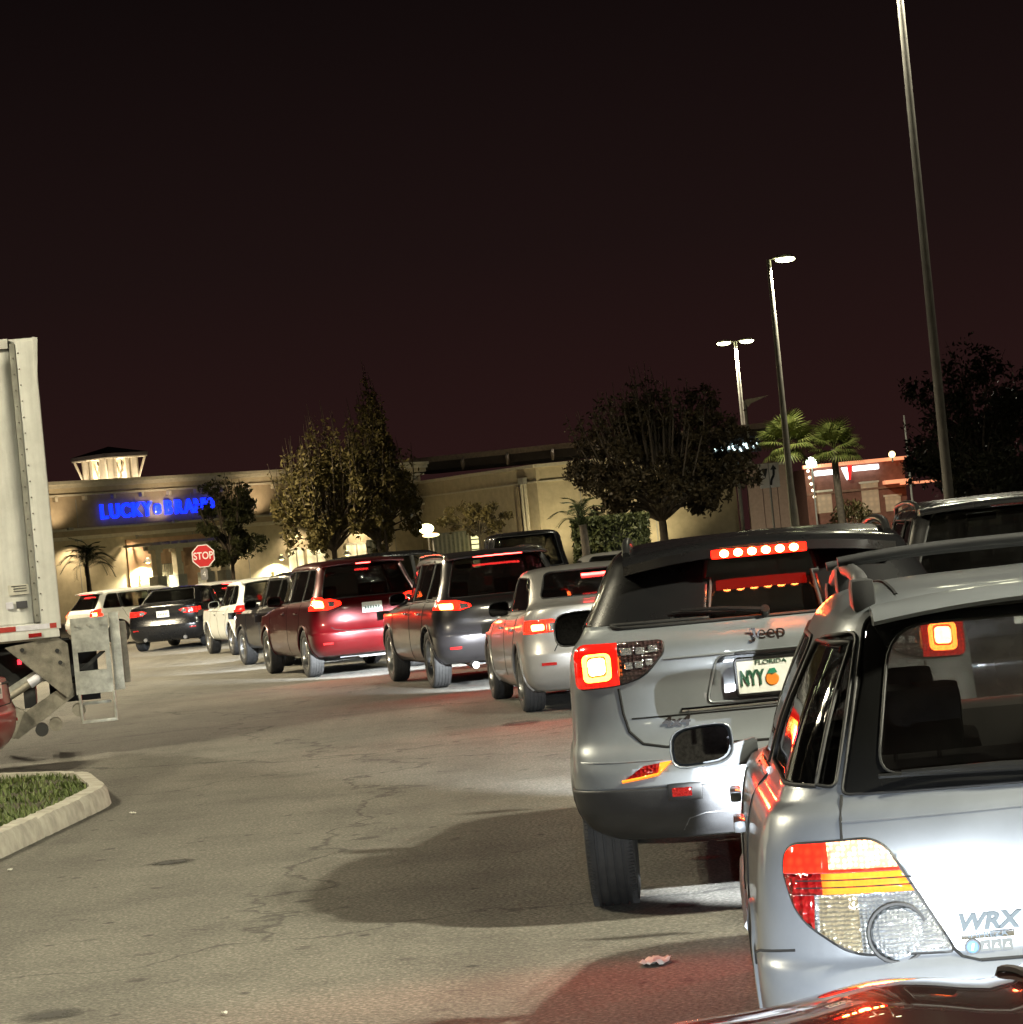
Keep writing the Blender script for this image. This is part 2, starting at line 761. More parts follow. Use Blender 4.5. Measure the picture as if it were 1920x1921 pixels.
class Car:
    def __init__(self, name, label, cat, paint, keys, loc, rz, detail=5, group=None, NR=24, NS=26, NF=14):
        self.root = thing(name, label, cat, loc, rz, group)
        self.bm = body_bm(keys, detail, NR, NS, NF)
        self.bvh = BVHTree.FromBMesh(self.bm)
        self.paint = paint
        self.L = max(k[1] for k in keys)

    def hit(self, a, b, axis):
        d = -DIRS[axis]
        if axis in ('rear', 'front'):
            o = Vector((a, 0, b)) - d * 12
        elif axis in ('left', 'right'):
            o = Vector((0, a, b)) - d * 12
        else:
            o = Vector((a, b, 0)) - d * 12
        p, n, _, _ = self.bvh.ray_cast(o, d)
        return p, n

    def line(self, name, pts, axis, r=0.004, mat=None, step=0.03, off=0.0, closed=False):
        dense = []
        src = pts + [pts[0]] if closed else pts
        for (a, b) in zip(src[:-1], src[1:]):
            k = max(1, int(math.dist(a, b) / step))
            for i in range(k):
                dense.append((a[0] + (b[0] - a[0]) * i / k, a[1] + (b[1] - a[1]) * i / k))
        dense.append(src[-1])
        out = []
        for q in dense:
            p, n = self.hit(q[0], q[1], axis)
            if p is not None:
                out.append(p + n * off)
        if len(out) > 1:
            return tube(name, out, r, mat or GAP, self.root, 6)

    def window(self, outline, axis, glass, name='window', seal=0.008, both=False, inset=0.003, minn=0.12, parent=None, cond=None):
        os = []
        todo = [(outline, axis)]
        if both:
            todo.append((outline, 'right' if axis == 'left' else 'left') if axis in ('left', 'right') else (mirror2(outline), axis))
        for ol, ax in todo:
            pb = cut(self.bm, ol, ax, minn, cond)
            if not pb.faces:
                pb.free()
                continue
            lp = pb.copy()
            o = piece(pb, name, glass, parent or self.root, -inset, 0.004)
            if seal:
                seal_of(lp, seal, 'seal', SEAL, o)
            lp.free()
            os.append(o)
        return os

    def lamp(self, outline, axis, mat, name, off=0.004, thick=0.02, seal=0.004, both=True, parent=None, splits=(), minn=0.12, sealmat=None):
        """outlined lens; splits = [(outline, mat, name, off)] cut out of the lens first"""
        res = []
        todo = [(outline, splits, axis)]
        if both:
            if axis in ('rear', 'front'):
                todo.append((mirror2(outline), [(mirror2(s[0]), *s[1:]) for s in splits], axis))
            else:
                todo.append((outline, splits, 'right' if axis == 'left' else 'left'))
        for ol, sp, ax in todo:
            pb = cut(self.bm, ol, ax, minn)
            if not pb.faces:
                pb.free()
                continue
            lp = pb.copy()
            subs = []
            for s in sp:
                q = cut(pb, s[0], ax, -1)
                subs.append((q, s))
            o = piece(pb, name, mat, self.root, off, thick)
            if o is None:
                o = bpy.data.objects.new(name, bpy.data.meshes.new(name))
                COL.objects.link(o)
                o.parent = self.root
            for q, s in subs:
                piece(q, s[2], s[1], o, s[3] if len(s) > 3 else off, thick)
            if seal:
                seal_of(lp, seal, 'seal', sealmat or SEAL, o)
            lp.free()
            res.append(o)
        return res

    def arches(self, ys, zc, r, flare=None, flat=0.0):
        for yc in ys:
            ol = [(yc + r * math.cos(a), zc + r * math.sin(a)) for a in np.linspace(0, 2 * math.pi, 33)[:-1]]
            for ax in ('left', 'right'):
                sg = -1 if ax == 'left' else 1
                pb = cut(self.bm, ol, ax, 0.02, cond=lambda c, s=sg: c.x * s > 0.3)
                if flare and pb.faces:
                    pts = []
                    for a in np.linspace(-0.25, math.pi + 0.25, 26):
                        p, n = self.hit(yc + (r + 0.012) * math.cos(a), zc + (r + 0.012) * math.sin(a), ax)
                        if p is not None:
                            pts.append(p)
                    if len(pts) > 3:
                        tube('arch_trim', pts, flare[0], flare[1], self.root, 6)
                pb.free()
                b = bmesh.new()
                hw = abs(self.hit(yc, zc + r + 0.03, ax)[0].x) if self.hit(yc, zc + r + 0.03, ax)[0] else 0.8
                add_lathe(b, [(r + 0.004, sg * (hw - 0.03)), (r + 0.004, sg * (hw - 0.38)), (0.02, sg * (hw - 0.38))], 'x', 28, False)
                bmesh.ops.translate(b, verts=b.verts[:], vec=(0, yc, zc))
                bmesh.ops.delete(b, geom=[v for v in b.verts if v.co.z < zc + 0.06], context='VERTS')
                bm_obj('wheel_well', b, BLACKP, self.root, 50)

    def wheels(self, ys, x, R, wd, rim_r, rim=ALLOY, spokes=5, seg=56, grooves=True):
        tm, rm = wheel_meshes(R, wd, rim_r, spokes, seg, grooves)
        for yc in ys:
            for sg in (-1, 1):
                t = link('wheel', tm, None, self.root)
                if not tm.materials:
                    tm.materials.append(RUBBER)
                t.location = (sg * x, yc, R)
                t.rotation_euler = (random.uniform(0, 1), 0, 0 if sg > 0 else math.pi)
                r = link('rim', rm, None, t)
                if not rm.materials:
                    rm.materials.append(rim)

    def red_light(self, x, z, power, y=-.10, both=True, cone=165):
        # light the brake lamps throw back along the lane
        for sg in ((-1, 1) if both else (1,)):
            spot('brake_light', (sg * x, y, z), (sg * x, y - 3, z + .9), power, rad(cone), .4, (1, .02, .008), self.root, .05)

    def finish(self, lining=True, thick=0.018):
        self.bm.normal_update()
        me = bpy.data.meshes.new('body')
        self.bm.to_mesh(me)
        self.bm.free()
        o = link('body', me, [self.paint, LINING], self.root, 32)
        md = o.modifiers.new('thickness', 'SOLIDIFY')
        md.thickness = thick
        md.offset = -1
        md.material_offset = 1
        self.body = o
        return o

    def cabin(self, y0, y1, y2, hw, zb, zs, rear_seat=True):
        """floor, seats with headrests, dashboard, steering wheel"""
        r = self.root
        box('cabin_floor', (0, (y0 + y2) / 2, zb - 0.42), (hw * 1.9, y2 - y0, 0.05), LINING, r)
        rows = ([(y0 + (y1 - y0) * 0.45, 3)] if rear_seat else []) + [(y1, 2)]
        for yy, n in rows:
            xs = [-0.37, 0.37] if n == 2 else [0]
            for x in xs:
                bm = bmesh.new()
                wdt = 0.52 if n == 2 else hw * 1.55
                add_box(bm, (x, yy, zs - 0.40), (wdt, 0.14, 0.72), Matrix.Rotation(rad(14), 3, 'X'), 0.05)
                add_box(bm, (x, yy + 0.3, zs - 0.72), (wdt, 0.55, 0.16), None, 0.05)
                s = bm_obj('seat', bm, SEATM, r, 40)
                for hx in ([x] if n == 2 else [-hw * 0.5, hw * 0.5]):
                    bm = bmesh.new()
                    add_box(bm, (hx, yy - 0.12, zs + 0.06), (0.26, 0.10, 0.19), Matrix.Rotation(rad(8), 3, 'X'), 0.04)
                    add_tube(bm, [(hx - .06, yy - .1, zs - .08), (hx - .06, yy - .12, zs + .03)], 0.007, 6)
                    add_tube(bm, [(hx + .06, yy - .1, zs - .08), (hx + .06, yy - .12, zs + .03)], 0.007, 6)
                    bm_obj('headrest', bm, SEATM, s, 40)
        box('dashboard', (0, y2 - 0.15, zb - 0.12), (hw * 1.75, 0.4, 0.3), LINING, r, None, 0.06)
        bm = bmesh.new()
        add_tube(bm, [(-0.37 + 0.18 * math.cos(a), y2 - 0.45 + 0.05 * math.sin(a), zb - 0.03 + 0.17 * math.sin(a)) for a in np.linspace(0, 2 * math.pi, 25)[:-1]], 0.014, 6, True)
        bm_obj('steering_wheel', bm, TRIM, r, 60)
        box('interior_mirror', (0, y2 - 0.75, zs + 0.34), (0.22, 0.03, 0.06), TRIM, r, None, 0.012)

    def door_mirror(self, y, z, paint, w=0.2, h=0.13, reach=0.14, glass=MIRRORG, stalk=True):
        for ax in ('left', 'right'):
            sg = -1 if ax == 'left' else 1
            p, n = self.hit(y, z, ax)
            if p is None:
                continue
            cx = p.x + sg * (reach + w * 0.35)
            bm = bmesh.new()
            # rounded shell, deeper in the middle
            N, M = 20, 6
            rows = []
            for i in range(M + 1):
                t = i / M
                sc = math.cos(t * math.pi / 2) ** 0.45
                rows.append([bm.verts.new((cx + w / 2 * sc * math.copysign(abs(math.cos(a)) ** 0.55, math.cos(a)), y + 0.13 * t,
                                           z + 0.05 + h / 2 * sc * math.copysign(abs(math.sin(a)) ** 0.6, math.sin(a)) - 0.012 * math.cos(a) * sg))
                             for a in np.linspace(0, 2 * math.pi, N + 1)[:-1]])
            for i in range(M):
                for k in range(N):
                    bm.faces.new((rows[i][k], rows[i][(k + 1) % N], rows[i + 1][(k + 1) % N], rows[i + 1][k]))
            bmesh.ops.remove_doubles(bm, verts=bm.verts[:], dist=1e-4)
            ho = bm_obj('door_mirror', bm, paint, self.root, 50)
            md = ho.modifiers.new('thickness', 'SOLIDIFY')
            md.thickness = 0.006
            md.offset = 0
            bm = bmesh.new()
            vs = [bm.verts.new((cx + (w / 2 - .012) * math.copysign(abs(math.cos(a)) ** 0.55, math.cos(a)), y + 0.012,
                                z + 0.05 + (h / 2 - .012) * math.copysign(abs(math.sin(a)) ** 0.6, math.sin(a)) - 0.012 * math.cos(a) * sg)) for a in np.linspace(0, 2 * math.pi, N + 1)[:-1]]
            bm.faces.new(vs)
            bm_obj('mirror_glass', bm, glass, ho)
            bm = bmesh.new()
            add_prism(bm, [(p.x - sg * 0.03, z - 0.03), (cx, z - 0.035), (cx, z + 0.02), (p.x - sg * 0.03, z + 0.06)], 1, y + 0.03, y + 0.09)
            bmesh.ops.bevel(bm, geom=bm.edges[:], offset=0.008, segments=2, affect='EDGES')
            bm_obj('mirror_arm', bm, BLACKP if paint is BLACKP else paint, ho, 40)

    def badge(self, body, x, z, size, mat, name='badge', axis='rear', shear=0.0, ext=0.004, offset=0.0, sx=1.0, bev=0.0, parent=None, lift=0.0):
        p, n = self.hit(x, z, axis)
        me = text_mesh(body, size, ext, shear, offset, bev, sx)
        o = link(name, me, mat, parent or self.root)
        up = Vector((0, 0, 1))
        o.matrix_local = basis(up.cross(n), up, p + n * (ext + 0.001 + lift))
        return o

    def plate(self, x, z, mat=PLATEW, wd=0.305, ht=0.152, frame=True, smudge=True, rows=1):
        p, n = self.hit(x, z, 'rear')
        up = Vector((0, 0, 1))
        M = basis(up.cross(n), up, p + n * 0.014)
        bm = bmesh.new()
        add_prism(bm, roundpoly([(-wd / 2, -ht / 2), (wd / 2, -ht / 2), (wd / 2, ht / 2), (-wd / 2, ht / 2)], 0.012), 2, -0.004, 0.004)
        o = bm_obj('number_plate', bm, mat, self.root)
        o.matrix_local = M
        if frame:
            bm = bmesh.new()
            pts = roundpoly([(-wd / 2, -ht / 2), (wd / 2, -ht / 2), (wd / 2, ht / 2), (-wd / 2, ht / 2)], 0.012)
            add_tube(bm, [(a, b, 0.0) for a, b in pts], 0.008, 6, True)
            bm_obj('plate_frame', bm, TRIM, o, 60)
        return o, M

    def beams(self, x, z, power, color=(.88, .95, 1.0), cone=62, pitch=-1.6, toe=0):
        for sg in (-1, 1):
            y = self.L + 0.05
            spot('headlight_beam', (sg * x, y, z), (sg * x + toe, y + 10, z + 10 * math.tan(rad(pitch))), power, rad(cone), 0.55, color, self.root, 0.008)
            # shade of the dipped-beam lamp: its lip gives the flat cut-off
            box('headlight_shade', (sg * x, y + 0.10, z + 0.061), (0.34, 0.008, 0.12), BLACKP, self.root)


WHEELS = {}


def wheel_meshes(R, wd, rim_r, spokes, seg, grooves):
    k = (R, wd, rim_r, spokes, seg, grooves)
    if k in WHEELS:
        return WHEELS[k]
    h = wd / 2
    prof = [(rim_r, -h * 0.86), (rim_r + 0.02, -h * 0.95), (R - 0.055, -h), (R - 0.022, -h * 0.95), (R - 0.006, -h * 0.80)]
    if grooves:
        for gx in (-0.52, -0.18, 0.18, 0.52):
            g = 0.055
            prof += [(R, (gx - g) * h), (R - 0.009, (gx - g * .8) * h), (R - 0.009, (gx + g * .8) * h), (R, (gx + g) * h)]
    else:
        prof += [(R, -h * .5), (R, h * .5)]
    prof += [(R - 0.006, h * 0.80), (R - 0.022, h * 0.95), (R - 0.055, h), (rim_r + 0.02, h * 0.95), (rim_r, h * 0.86), (rim_r - 0.01, 0)]
    bm = bmesh.new()
    add_lathe(bm, prof, 'x', seg, True)
    if grooves and seg > 50:
        # lateral sipes on the shoulder ribs
        for q in range(seg * 2):
            a = 2 * math.pi * q / (seg * 2)
            for s in (-1, 1):
                M = Matrix.Rotation(a, 3, 'X')
                c = M @ Vector((s * h * 0.80, 0, R - 0.0045))
                add_box(bm, c, (h * 0.24, 0.004, 0.008), M)
    bmesh.ops.recalc_face_normals(bm, faces=bm.faces[:])
    tm = bpy.data.meshes.new('wheel')
    bm.to_mesh(tm)
    bm.free()
    tm.polygons.foreach_set('use_smooth', [True] * len(tm.polygons))
    tm.set_sharp_from_angle(angle=rad(30))
    bm = bmesh.new()
    xo = h * 0.62
    add_lathe(bm, [(rim_r + 0.004, h * 0.9), (rim_r - 0.012, h * 0.86), (rim_r - 0.03, h * 0.5), (rim_r - 0.035, -h * 0.8), (rim_r + 0.002, -h * .86)], 'x', 40, False)
    add_lathe(bm, [(0.0005, xo + 0.01), (0.055, xo + 0.008), (0.07, xo - 0.015), (0.07, xo - 0.06), (0.0005, xo - 0.06)], 'x', 20, False)
    for q in range(spokes):
        M = Matrix.Rotation(2 * math.pi * q / spokes, 3, 'X')
        bb = bmesh.new()
        add_prism(bb, [(-0.035, 0.05), (0.035, 0.05), (0.022, rim_r - 0.015), (-0.022, rim_r - 0.015)], 0, xo - 0.03, xo)
        bmesh.ops.bevel(bb, geom=bb.edges[:], offset=0.006, segments=1, affect='EDGES')
        bmesh.ops.transform(bb, matrix=M.to_4x4(), verts=bb.verts[:])
        tmpm = bpy.data.meshes.new('t')
        bb.to_mesh(tmpm)
        bb.free()
        bm.from_mesh(tmpm)
        bpy.data.meshes.remove(tmpm)
    # brake disc
    add_lathe(bm, [(0.05, xo - 0.09), (rim_r - 0.06, xo - 0.09), (rim_r - 0.06, xo - 0.11), (0.05, xo - 0.11)], 'x', 28, True)
    bmesh.ops.recalc_face_normals(bm, faces=bm.faces[:])
    rm = bpy.data.meshes.new('rim')
    bm.to_mesh(rm)
    bm.free()
    rm.polygons.foreach_set('use_smooth', [True] * len(rm.polygons))
    rm.set_sharp_from_angle(angle=rad(35))
    WHEELS[k] = (tm, rm)
    return tm, rm


def spoiler(car, x0, y0, y1, z0, z1, th, mat, name='roof_spoiler', n=18, drop=0.03, curve=0.05):
    """lip over the rear window: from roof line (y1,z1) back to (y0,z0)"""
    bm = bmesh.new()
    top, bot = [], []
    for i in range(n + 1):
        x = -x0 + 2 * x0 * i / n
        f = (abs(x) / x0)
        yy0 = y0 + curve * f ** 3
        zz = -drop * f ** 2.2
        row = [(x, y1, z1 + zz), (x, (y0 + y1) / 2, z1 * 0.5 + z0 * 0.5 + 0.008 + zz), (x, yy0 + 0.015, z0 + zz + .002), (x, yy0, z0 + zz - 0.01), (x, yy0 + 0.01, z0 - th + zz), (x, (y0 + y1) / 2, z0 - th * 1.1 + zz), (x, y1, z0 - th + zz)]
        top.append([bm.verts.new(p) for p in row])
    for i in range(n):
        for k in range(len(top[0])):
            k2 = (k + 1) % len(top[0])
            bm.faces.new((top[i][k], top[i][k2], top[i + 1][k2], top[i + 1][k]))
    bm.faces.new(top[0])
    bm.faces.new(top[-1][::-1])
    return bm_obj(name, bm, mat, car.root, 40)


def wiper(car, x0, x1, z, mat=TRIM, lift=0.03, zz=0.05):
    p0, n0 = car.hit(x0, z, 'rear')
    p1, n1 = car.hit(x1, z + zz, 'rear')
    bm = bmesh.new()
    add_tube(bm, [p0 + n0 * lift, (p0 + p1) / 2 + n0 * (lift + .012), p1 + n1 * lift], [0.013, 0.010, 0.006], 6)
    add_tube(bm, [p0 + n0 * 0.0, p0 + n0 * (lift + .01)], 0.02, 10)
    d = (p1 - p0)
    add_tube(bm, [p0 + d * 0.35 + n0 * 0.012, p1 + d * 0.12 + n1 * 0.012], 0.006, 6)
    return bm_obj('rear_wiper', bm, mat, car.root, 50)
# ------------------------------------------------------------------ ground
def ground():
    m, n, b = nodes('worn asphalt')
    setp(b, rough=0.82, spec=0.35)
    c = n.nodes.new('ShaderNodeTexCoord')
    vec = c.outputs['Object']
    big = noise_node(n, 0.16, 5, 0.6, vec=vec)
    mid = noise_node(n, 1.3, 6, 0.65, vec=vec)
    fine = noise_node(n, 55, 3, 0.7, vec=vec)
    ag = n.nodes.new('ShaderNodeTexVoronoi')
    ag.inputs['Scale'].default_value = 42
    n.links.new(vec, ag.inputs['Vector'])
    r1 = ramp_node(n, big.outputs['Fac'], [(0.3, (0.132, 0.124, 0.106)), (0.7, (0.186, 0.174, 0.148))])
    r2 = ramp_node(n, mid.outputs['Fac'], [(0.25, (0.62,) * 3), (0.5, (0.95,) * 3), (0.75, (1.12,) * 3)])
    r3 = ramp_node(n, fine.outputs['Fac'], [(0.3, (0.55,) * 3), (0.5, (0.95,) * 3), (0.72, (1.7,) * 3)])
    r4 = ramp_node(n, ag.outputs['Distance'], [(0.1, (1.25,) * 3), (0.55, (0.75,) * 3)])

    def mul(a, bb):
        x = n.nodes.new('ShaderNodeMix')
        x.data_type = 'RGBA'
        x.blend_type = 'MULTIPLY'
        x.inputs['Factor'].default_value = 1.0
        n.links.new(a, x.inputs['A'])
        n.links.new(bb, x.inputs['B'])
        return x.outputs['Result']
    col = mul(mul(mul(r1.outputs[0], r2.outputs[0]), r3.outputs[0]), r4.outputs[0])
    # small pits and tar spots
    pit = n.nodes.new('ShaderNodeTexVoronoi')
    pit.inputs['Scale'].default_value = 2.6
    pit.inputs['Randomness'].default_value = 1.0
    n.links.new(vec, pit.inputs['Vector'])
    pr = ramp_node(n, pit.outputs['Distance'], [(0.05, (0.32,) * 3), (0.10, (1,) * 3)])
    pit2 = n.nodes.new('ShaderNodeTexVoronoi')
    pit2.inputs['Scale'].default_value = 1.1
    n.links.new(vec, pit2.inputs['Vector'])
    pr2 = ramp_node(n, pit2.outputs['Distance'], [(0.035, (0.45,) * 3), (0.075, (1,) * 3)])
    # cracks: edges of large, wobbled cells
    wob = n.nodes.new('ShaderNodeVectorMath')
    wob.operation = 'MULTIPLY_ADD'
    wn = noise_node(n, 0.9, 4, 0.6, vec=vec)
    n.links.new(wn.outputs['Color'], wob.inputs[0])
    wob.inputs[1].default_value = (1.6, 1.6, 0)
    n.links.new(vec, wob.inputs[2])
    cr = n.nodes.new('ShaderNodeTexVoronoi')
    cr.feature = 'DISTANCE_TO_EDGE'
    cr.inputs['Scale'].default_value = 0.13
    n.links.new(wob.outputs[0], cr.inputs['Vector'])
    crr = ramp_node(n, cr.outputs['Distance'], [(0.0012, (0.4,) * 3), (0.0035, (1,) * 3)])
    # long worn wheel tracks along the lane
    mp = n.nodes.new('ShaderNodeMapping')
    mp.inputs['Scale'].default_value = (.75, .035, 1)
    mp.inputs['Rotation'].default_value = (0, 0, rad(-8))
    n.links.new(vec, mp.inputs[0])
    tr_ = noise_node(n, 1.0, 4, .55, vec=mp.outputs[0])
    trr = ramp_node(n, tr_.outputs['Fac'], [(.35, (.72,) * 3), (.5, (1,) * 3), (.68, (1.14,) * 3)])
    col = mul(col, trr.outputs[0])
    # drip stains
    dr = noise_node(n, 3.4, 3, .5, vec=vec)
    drr = ramp_node(n, dr.outputs['Fac'], [(.27, (.5,) * 3), (.34, (1,) * 3)])
    col = mul(col, drr.outputs[0])
    col = mul(mul(mul(col, pr.outputs[0]), pr2.outputs[0]), crr.outputs[0])
    n.links.new(col, b.inputs['Base Color'])
    ad = n.nodes.new('ShaderNodeMath')
    ad.operation = 'ADD'
    n.links.new(fine.outputs['Fac'], ad.inputs[0])
    n.links.new(ag.outputs['Distance'], ad.inputs[1])
    bump(n, b, ad.outputs[0], 0.55, 0.012)
    me = bpy.data.meshes.new('ground')
    S = 260
    me.from_pydata([(-S, -60, 0), (S, -60, 0), (S, 560, 0), (-S, 560, 0)], [], [(0, 1, 2, 3)])
    struct(link('ground', me, m))


def stain(name, px, py, sx, sy, seed, dark=0.045):
    """flat oil stain on the asphalt, uneven edge"""
    rnd = random.Random(seed)
    c = G(px, py)
    bm = bmesh.new()
    N = 28
    vs = [bm.verts.new((1.5 * sx * math.cos(2 * math.pi * k / N), 1.5 * sy * math.sin(2 * math.pi * k / N), 0.004)) for k in range(N)]
    bm.faces.new(vs)
    m, n, b = nodes('oil stain')
    setp(b, color=(dark, dark * .95, dark * .88), rough=.62)
    tc_ = n.nodes.new('ShaderNodeTexCoord')
    mp = n.nodes.new('ShaderNodeMapping')
    mp.inputs['Scale'].default_value = (1 / sx, 1 / sy, 1)
    n.links.new(tc_.outputs['Object'], mp.inputs[0])
    ln = n.nodes.new('ShaderNodeVectorMath')
    ln.operation = 'LENGTH'
    n.links.new(mp.outputs[0], ln.inputs[0])
    off = n.nodes.new('ShaderNodeVectorMath')
    off.inputs[1].default_value = (seed * 7.3, seed * 3.1, 0)
    n.links.new(mp.outputs[0], off.inputs[0])
    nz = noise_node(n, 2.2, 6, .7, vec=off.outputs[0])
    ma = n.nodes.new('ShaderNodeMath')
    ma.operation = 'MULTIPLY_ADD'
    n.links.new(nz.outputs['Fac'], ma.inputs[0])
    ma.inputs[1].default_value = 1.5
    n.links.new(ln.outputs['Value'], ma.inputs[2])
    mr = n.nodes.new('ShaderNodeMapRange')
    mr.inputs['From Min'].default_value = 1.05
    mr.inputs['From Max'].default_value = 1.75
    mr.inputs['To Min'].default_value = .85
    mr.inputs['To Max'].default_value = 0.0
    n.links.new(ma.outputs[0], mr.inputs['Value'])
    n.links.new(mr.outputs[0], b.inputs['Alpha'])
    o = bm_obj(name, bm, m)
    o.location = c
    return struct(o)


ground()
stain('oil_stain', 325, 1618, 0.17, 0.16, 1)
stain('oil_stain', 978, 1357, 0.22, 0.35, 2)
stain('oil_stain', 95, 1905, 0.16, 0.16, 3)
stain('oil_stain', 1285, 1698, 0.10, 0.12, 4)
stain('oil_stain', 1325, 1610, 0.10, 0.10, 5)

# ------------------------------------------------------------------ kerbed grass island
CONC = m_plain('kerb concrete', (0.34, 0.32, 0.27), 0.85, var=0.3, scale=7, bump_s=0.5)


def island():
    a, tip, back, far = G(-90, 1655), G(216, 1508), G(176, 1474), G(-160, 1484)
    a2 = a + (a - tip).normalized() * 2.5
    f2 = far + (far - back).normalized() * 2.5
    pl = roundpoly([(p.x, p.y) for p in (a2, a, tip, back, far, f2)], [0, .2, .42, .5, .2, 0], 10)
    i0 = min(range(len(pl)), key=lambda k: math.dist(pl[k], (a2.x, a2.y)))
    pl = pl[i0:] + pl[:i0]
    P2 = [Vector((x, y, 0)) for x, y in pl]
    segs = []
    acc = 0
    dense = []
    for p, q in zip(P2[:-1], P2[1:]):
        k = max(1, int((q - p).length / 0.06))
        for i in range(k):
            dense.append(p + (q - p) * (i / k))
    root = thing('kerb', 'pale concrete kerb around the grass island at lower left', 'kerb', (0, 0, 0))
    # kerb stones with open joints
    prof = [(0.0, 0.0), (0.02, 0.105), (0.045, 0.14), (0.16, 0.145), (0.16, 0.0)]
    per = 22
    i = 0
    rnd = random.Random(5)
    while i + 3 < len(dense):
        seg = dense[i:i + per]
        bm = bmesh.new()
        rows = []
        dz = rnd.uniform(-0.006, 0.006)
        for j, p in enumerate(seg):
            q = dense[min(i + j + 1, len(dense) - 1)]
            q0 = dense[max(i + j - 1, 0)]
            t = (q - q0).normalized()
            inn = Vector((-t.y, t.x, 0))
            sh = 0.014 if j in (0, len(seg) - 1) else 0
            w_ = rnd.uniform(-0.003, 0.003)
            rows.append([bm.verts.new(p + inn * (x + sh + w_) + Vector((0, 0, max(0, z - sh + dz + w_ if z else 0)))) for x, z in prof])
        for A, B in zip(rows[:-1], rows[1:]):
            for k in range(len(prof) - 1):
                bm.faces.new((A[k], A[k + 1], B[k + 1], B[k]))
        bm.faces.new(rows[0])
        bm.faces.new(rows[-1][::-1])
        bm_obj('kerb_stone', bm, CONC, root, 35)
        i += per - 1 + (0 if True else 1)
    # soil and grass
    inner = []
    for j, p in enumerate(dense):
        q = dense[min(j + 1, len(dense) - 1)]
        q0 = dense[max(j - 1, 0)]
        t = (q - q0).normalized()
        inner.append(p + Vector((-t.y, t.x, 0)) * 0.155)
    bm = bmesh.new()
    bm.faces.new([bm.verts.new((p.x, p.y, 0.10)) for p in inner[::4]])
    soil = bm_obj('island_soil', bm, m_plain('island soil', (0.05, 0.045, 0.025), 0.95, var=0.4, scale=8, bump_s=0.5))
    struct(soil)
    xs = [p.x for p in inner]
    ys = [p.y for p in inner]
    poly = [(p.x, p.y) for p in inner]

    def inside(x, y):
        r = False
        j = len(poly) - 1
        for i in range(len(poly)):
            if (poly[i][1] > y) != (poly[j][1] > y) and x < (poly[j][0] - poly[i][0]) * (y - poly[i][1]) / (poly[j][1] - poly[i][1]) + poly[i][0]:
                r = not r
            j = i
        return r
    V, F = [], []
    rnd = random.Random(11)
    x0, x1, y0, y1 = max(min(xs), -7.5), max(xs), min(ys), max(ys)
    for _ in range(42000):
        x, y = rnd.uniform(x0, x1), rnd.uniform(y0, y1)
        if not inside(x, y):
            continue
        if math.sin(x * 5.1 + 1.3 * math.sin(y * 3.7)) + math.sin(y * 6.3 + x * 2.1) < rnd.uniform(-1.9, -.2):
            continue
        a = rnd.uniform(0, 6.28)
        h = rnd.uniform(0.02, 0.06)
        l = rnd.uniform(0.01, 0.05)
        wd = rnd.uniform(0.004, 0.009)
        ca, sa = math.cos(a), math.sin(a)
        k = len(V)
        V += [(x - sa * wd, y + ca * wd, 0.10), (x + sa * wd, y - ca * wd, 0.10),
              (x + ca * l * .5 + sa * wd * .7, y + sa * l * .5 - ca * wd * .7, 0.10 + h * .65),
              (x + ca * l * .5 - sa * wd * .7, y + sa * l * .5 + ca * wd * .7, 0.10 + h * .65), (x + ca * l, y + sa * l, 0.10 + h)]
        F += [(k, k + 1, k + 2, k + 3), (k + 3, k + 2, k + 4)]
    me = bpy.data.meshes.new('grass')
    me.from_pydata(V, [], F)
    g = link('grass', me, m_leaf('grass blades', (0.05, 0.075, 0.018), (0.13, 0.16, 0.05)))
    tag(g, 'short patchy green grass on the kerbed island', 'grass', kind='stuff')


island()


# ------------------------------------------------------------------ vehicles of the queue
def place_by_tyre(px, py, a, tx, ty):
    """root position so that the rear left tyre (tx, ty local) stands at the ground pixel"""
    g = G(px, py)
    a = rad(a)
    c, s = math.cos(a), math.sin(a)
    return (g.x - (-tx * c - ty * s), g.y - (-tx * s + ty * c), 0)


SILVER = m_paint('silver paint', (0.215, 0.23, 0.25), 0.45, 0.36)
GREYP = m_paint('billet silver paint', (0.25, 0.27, 0.29), 0.45, 0.36)
SILVER2 = m_paint('light silver paint', (0.33, 0.32, 0.305), 0.45, 0.36)
DKGREY = m_paint('dark grey paint', (0.038, 0.034, 0.035), 0.55, 0.3)
DKRED = m_paint('dark red paint', (0.085, 0.002, 0.0035), 0.5, 0.3)
BLACKC = m_paint('black paint', (0.010, 0.010, 0.011), 0.2, 0.25)
WHITEC = m_paint('white paint', (0.72, 0.73, 0.70), 0.0, 0.35, dirt=0.08)
REDC = m_paint('red paint', (0.35, 0.015, 0.015), 0.3, 0.3)


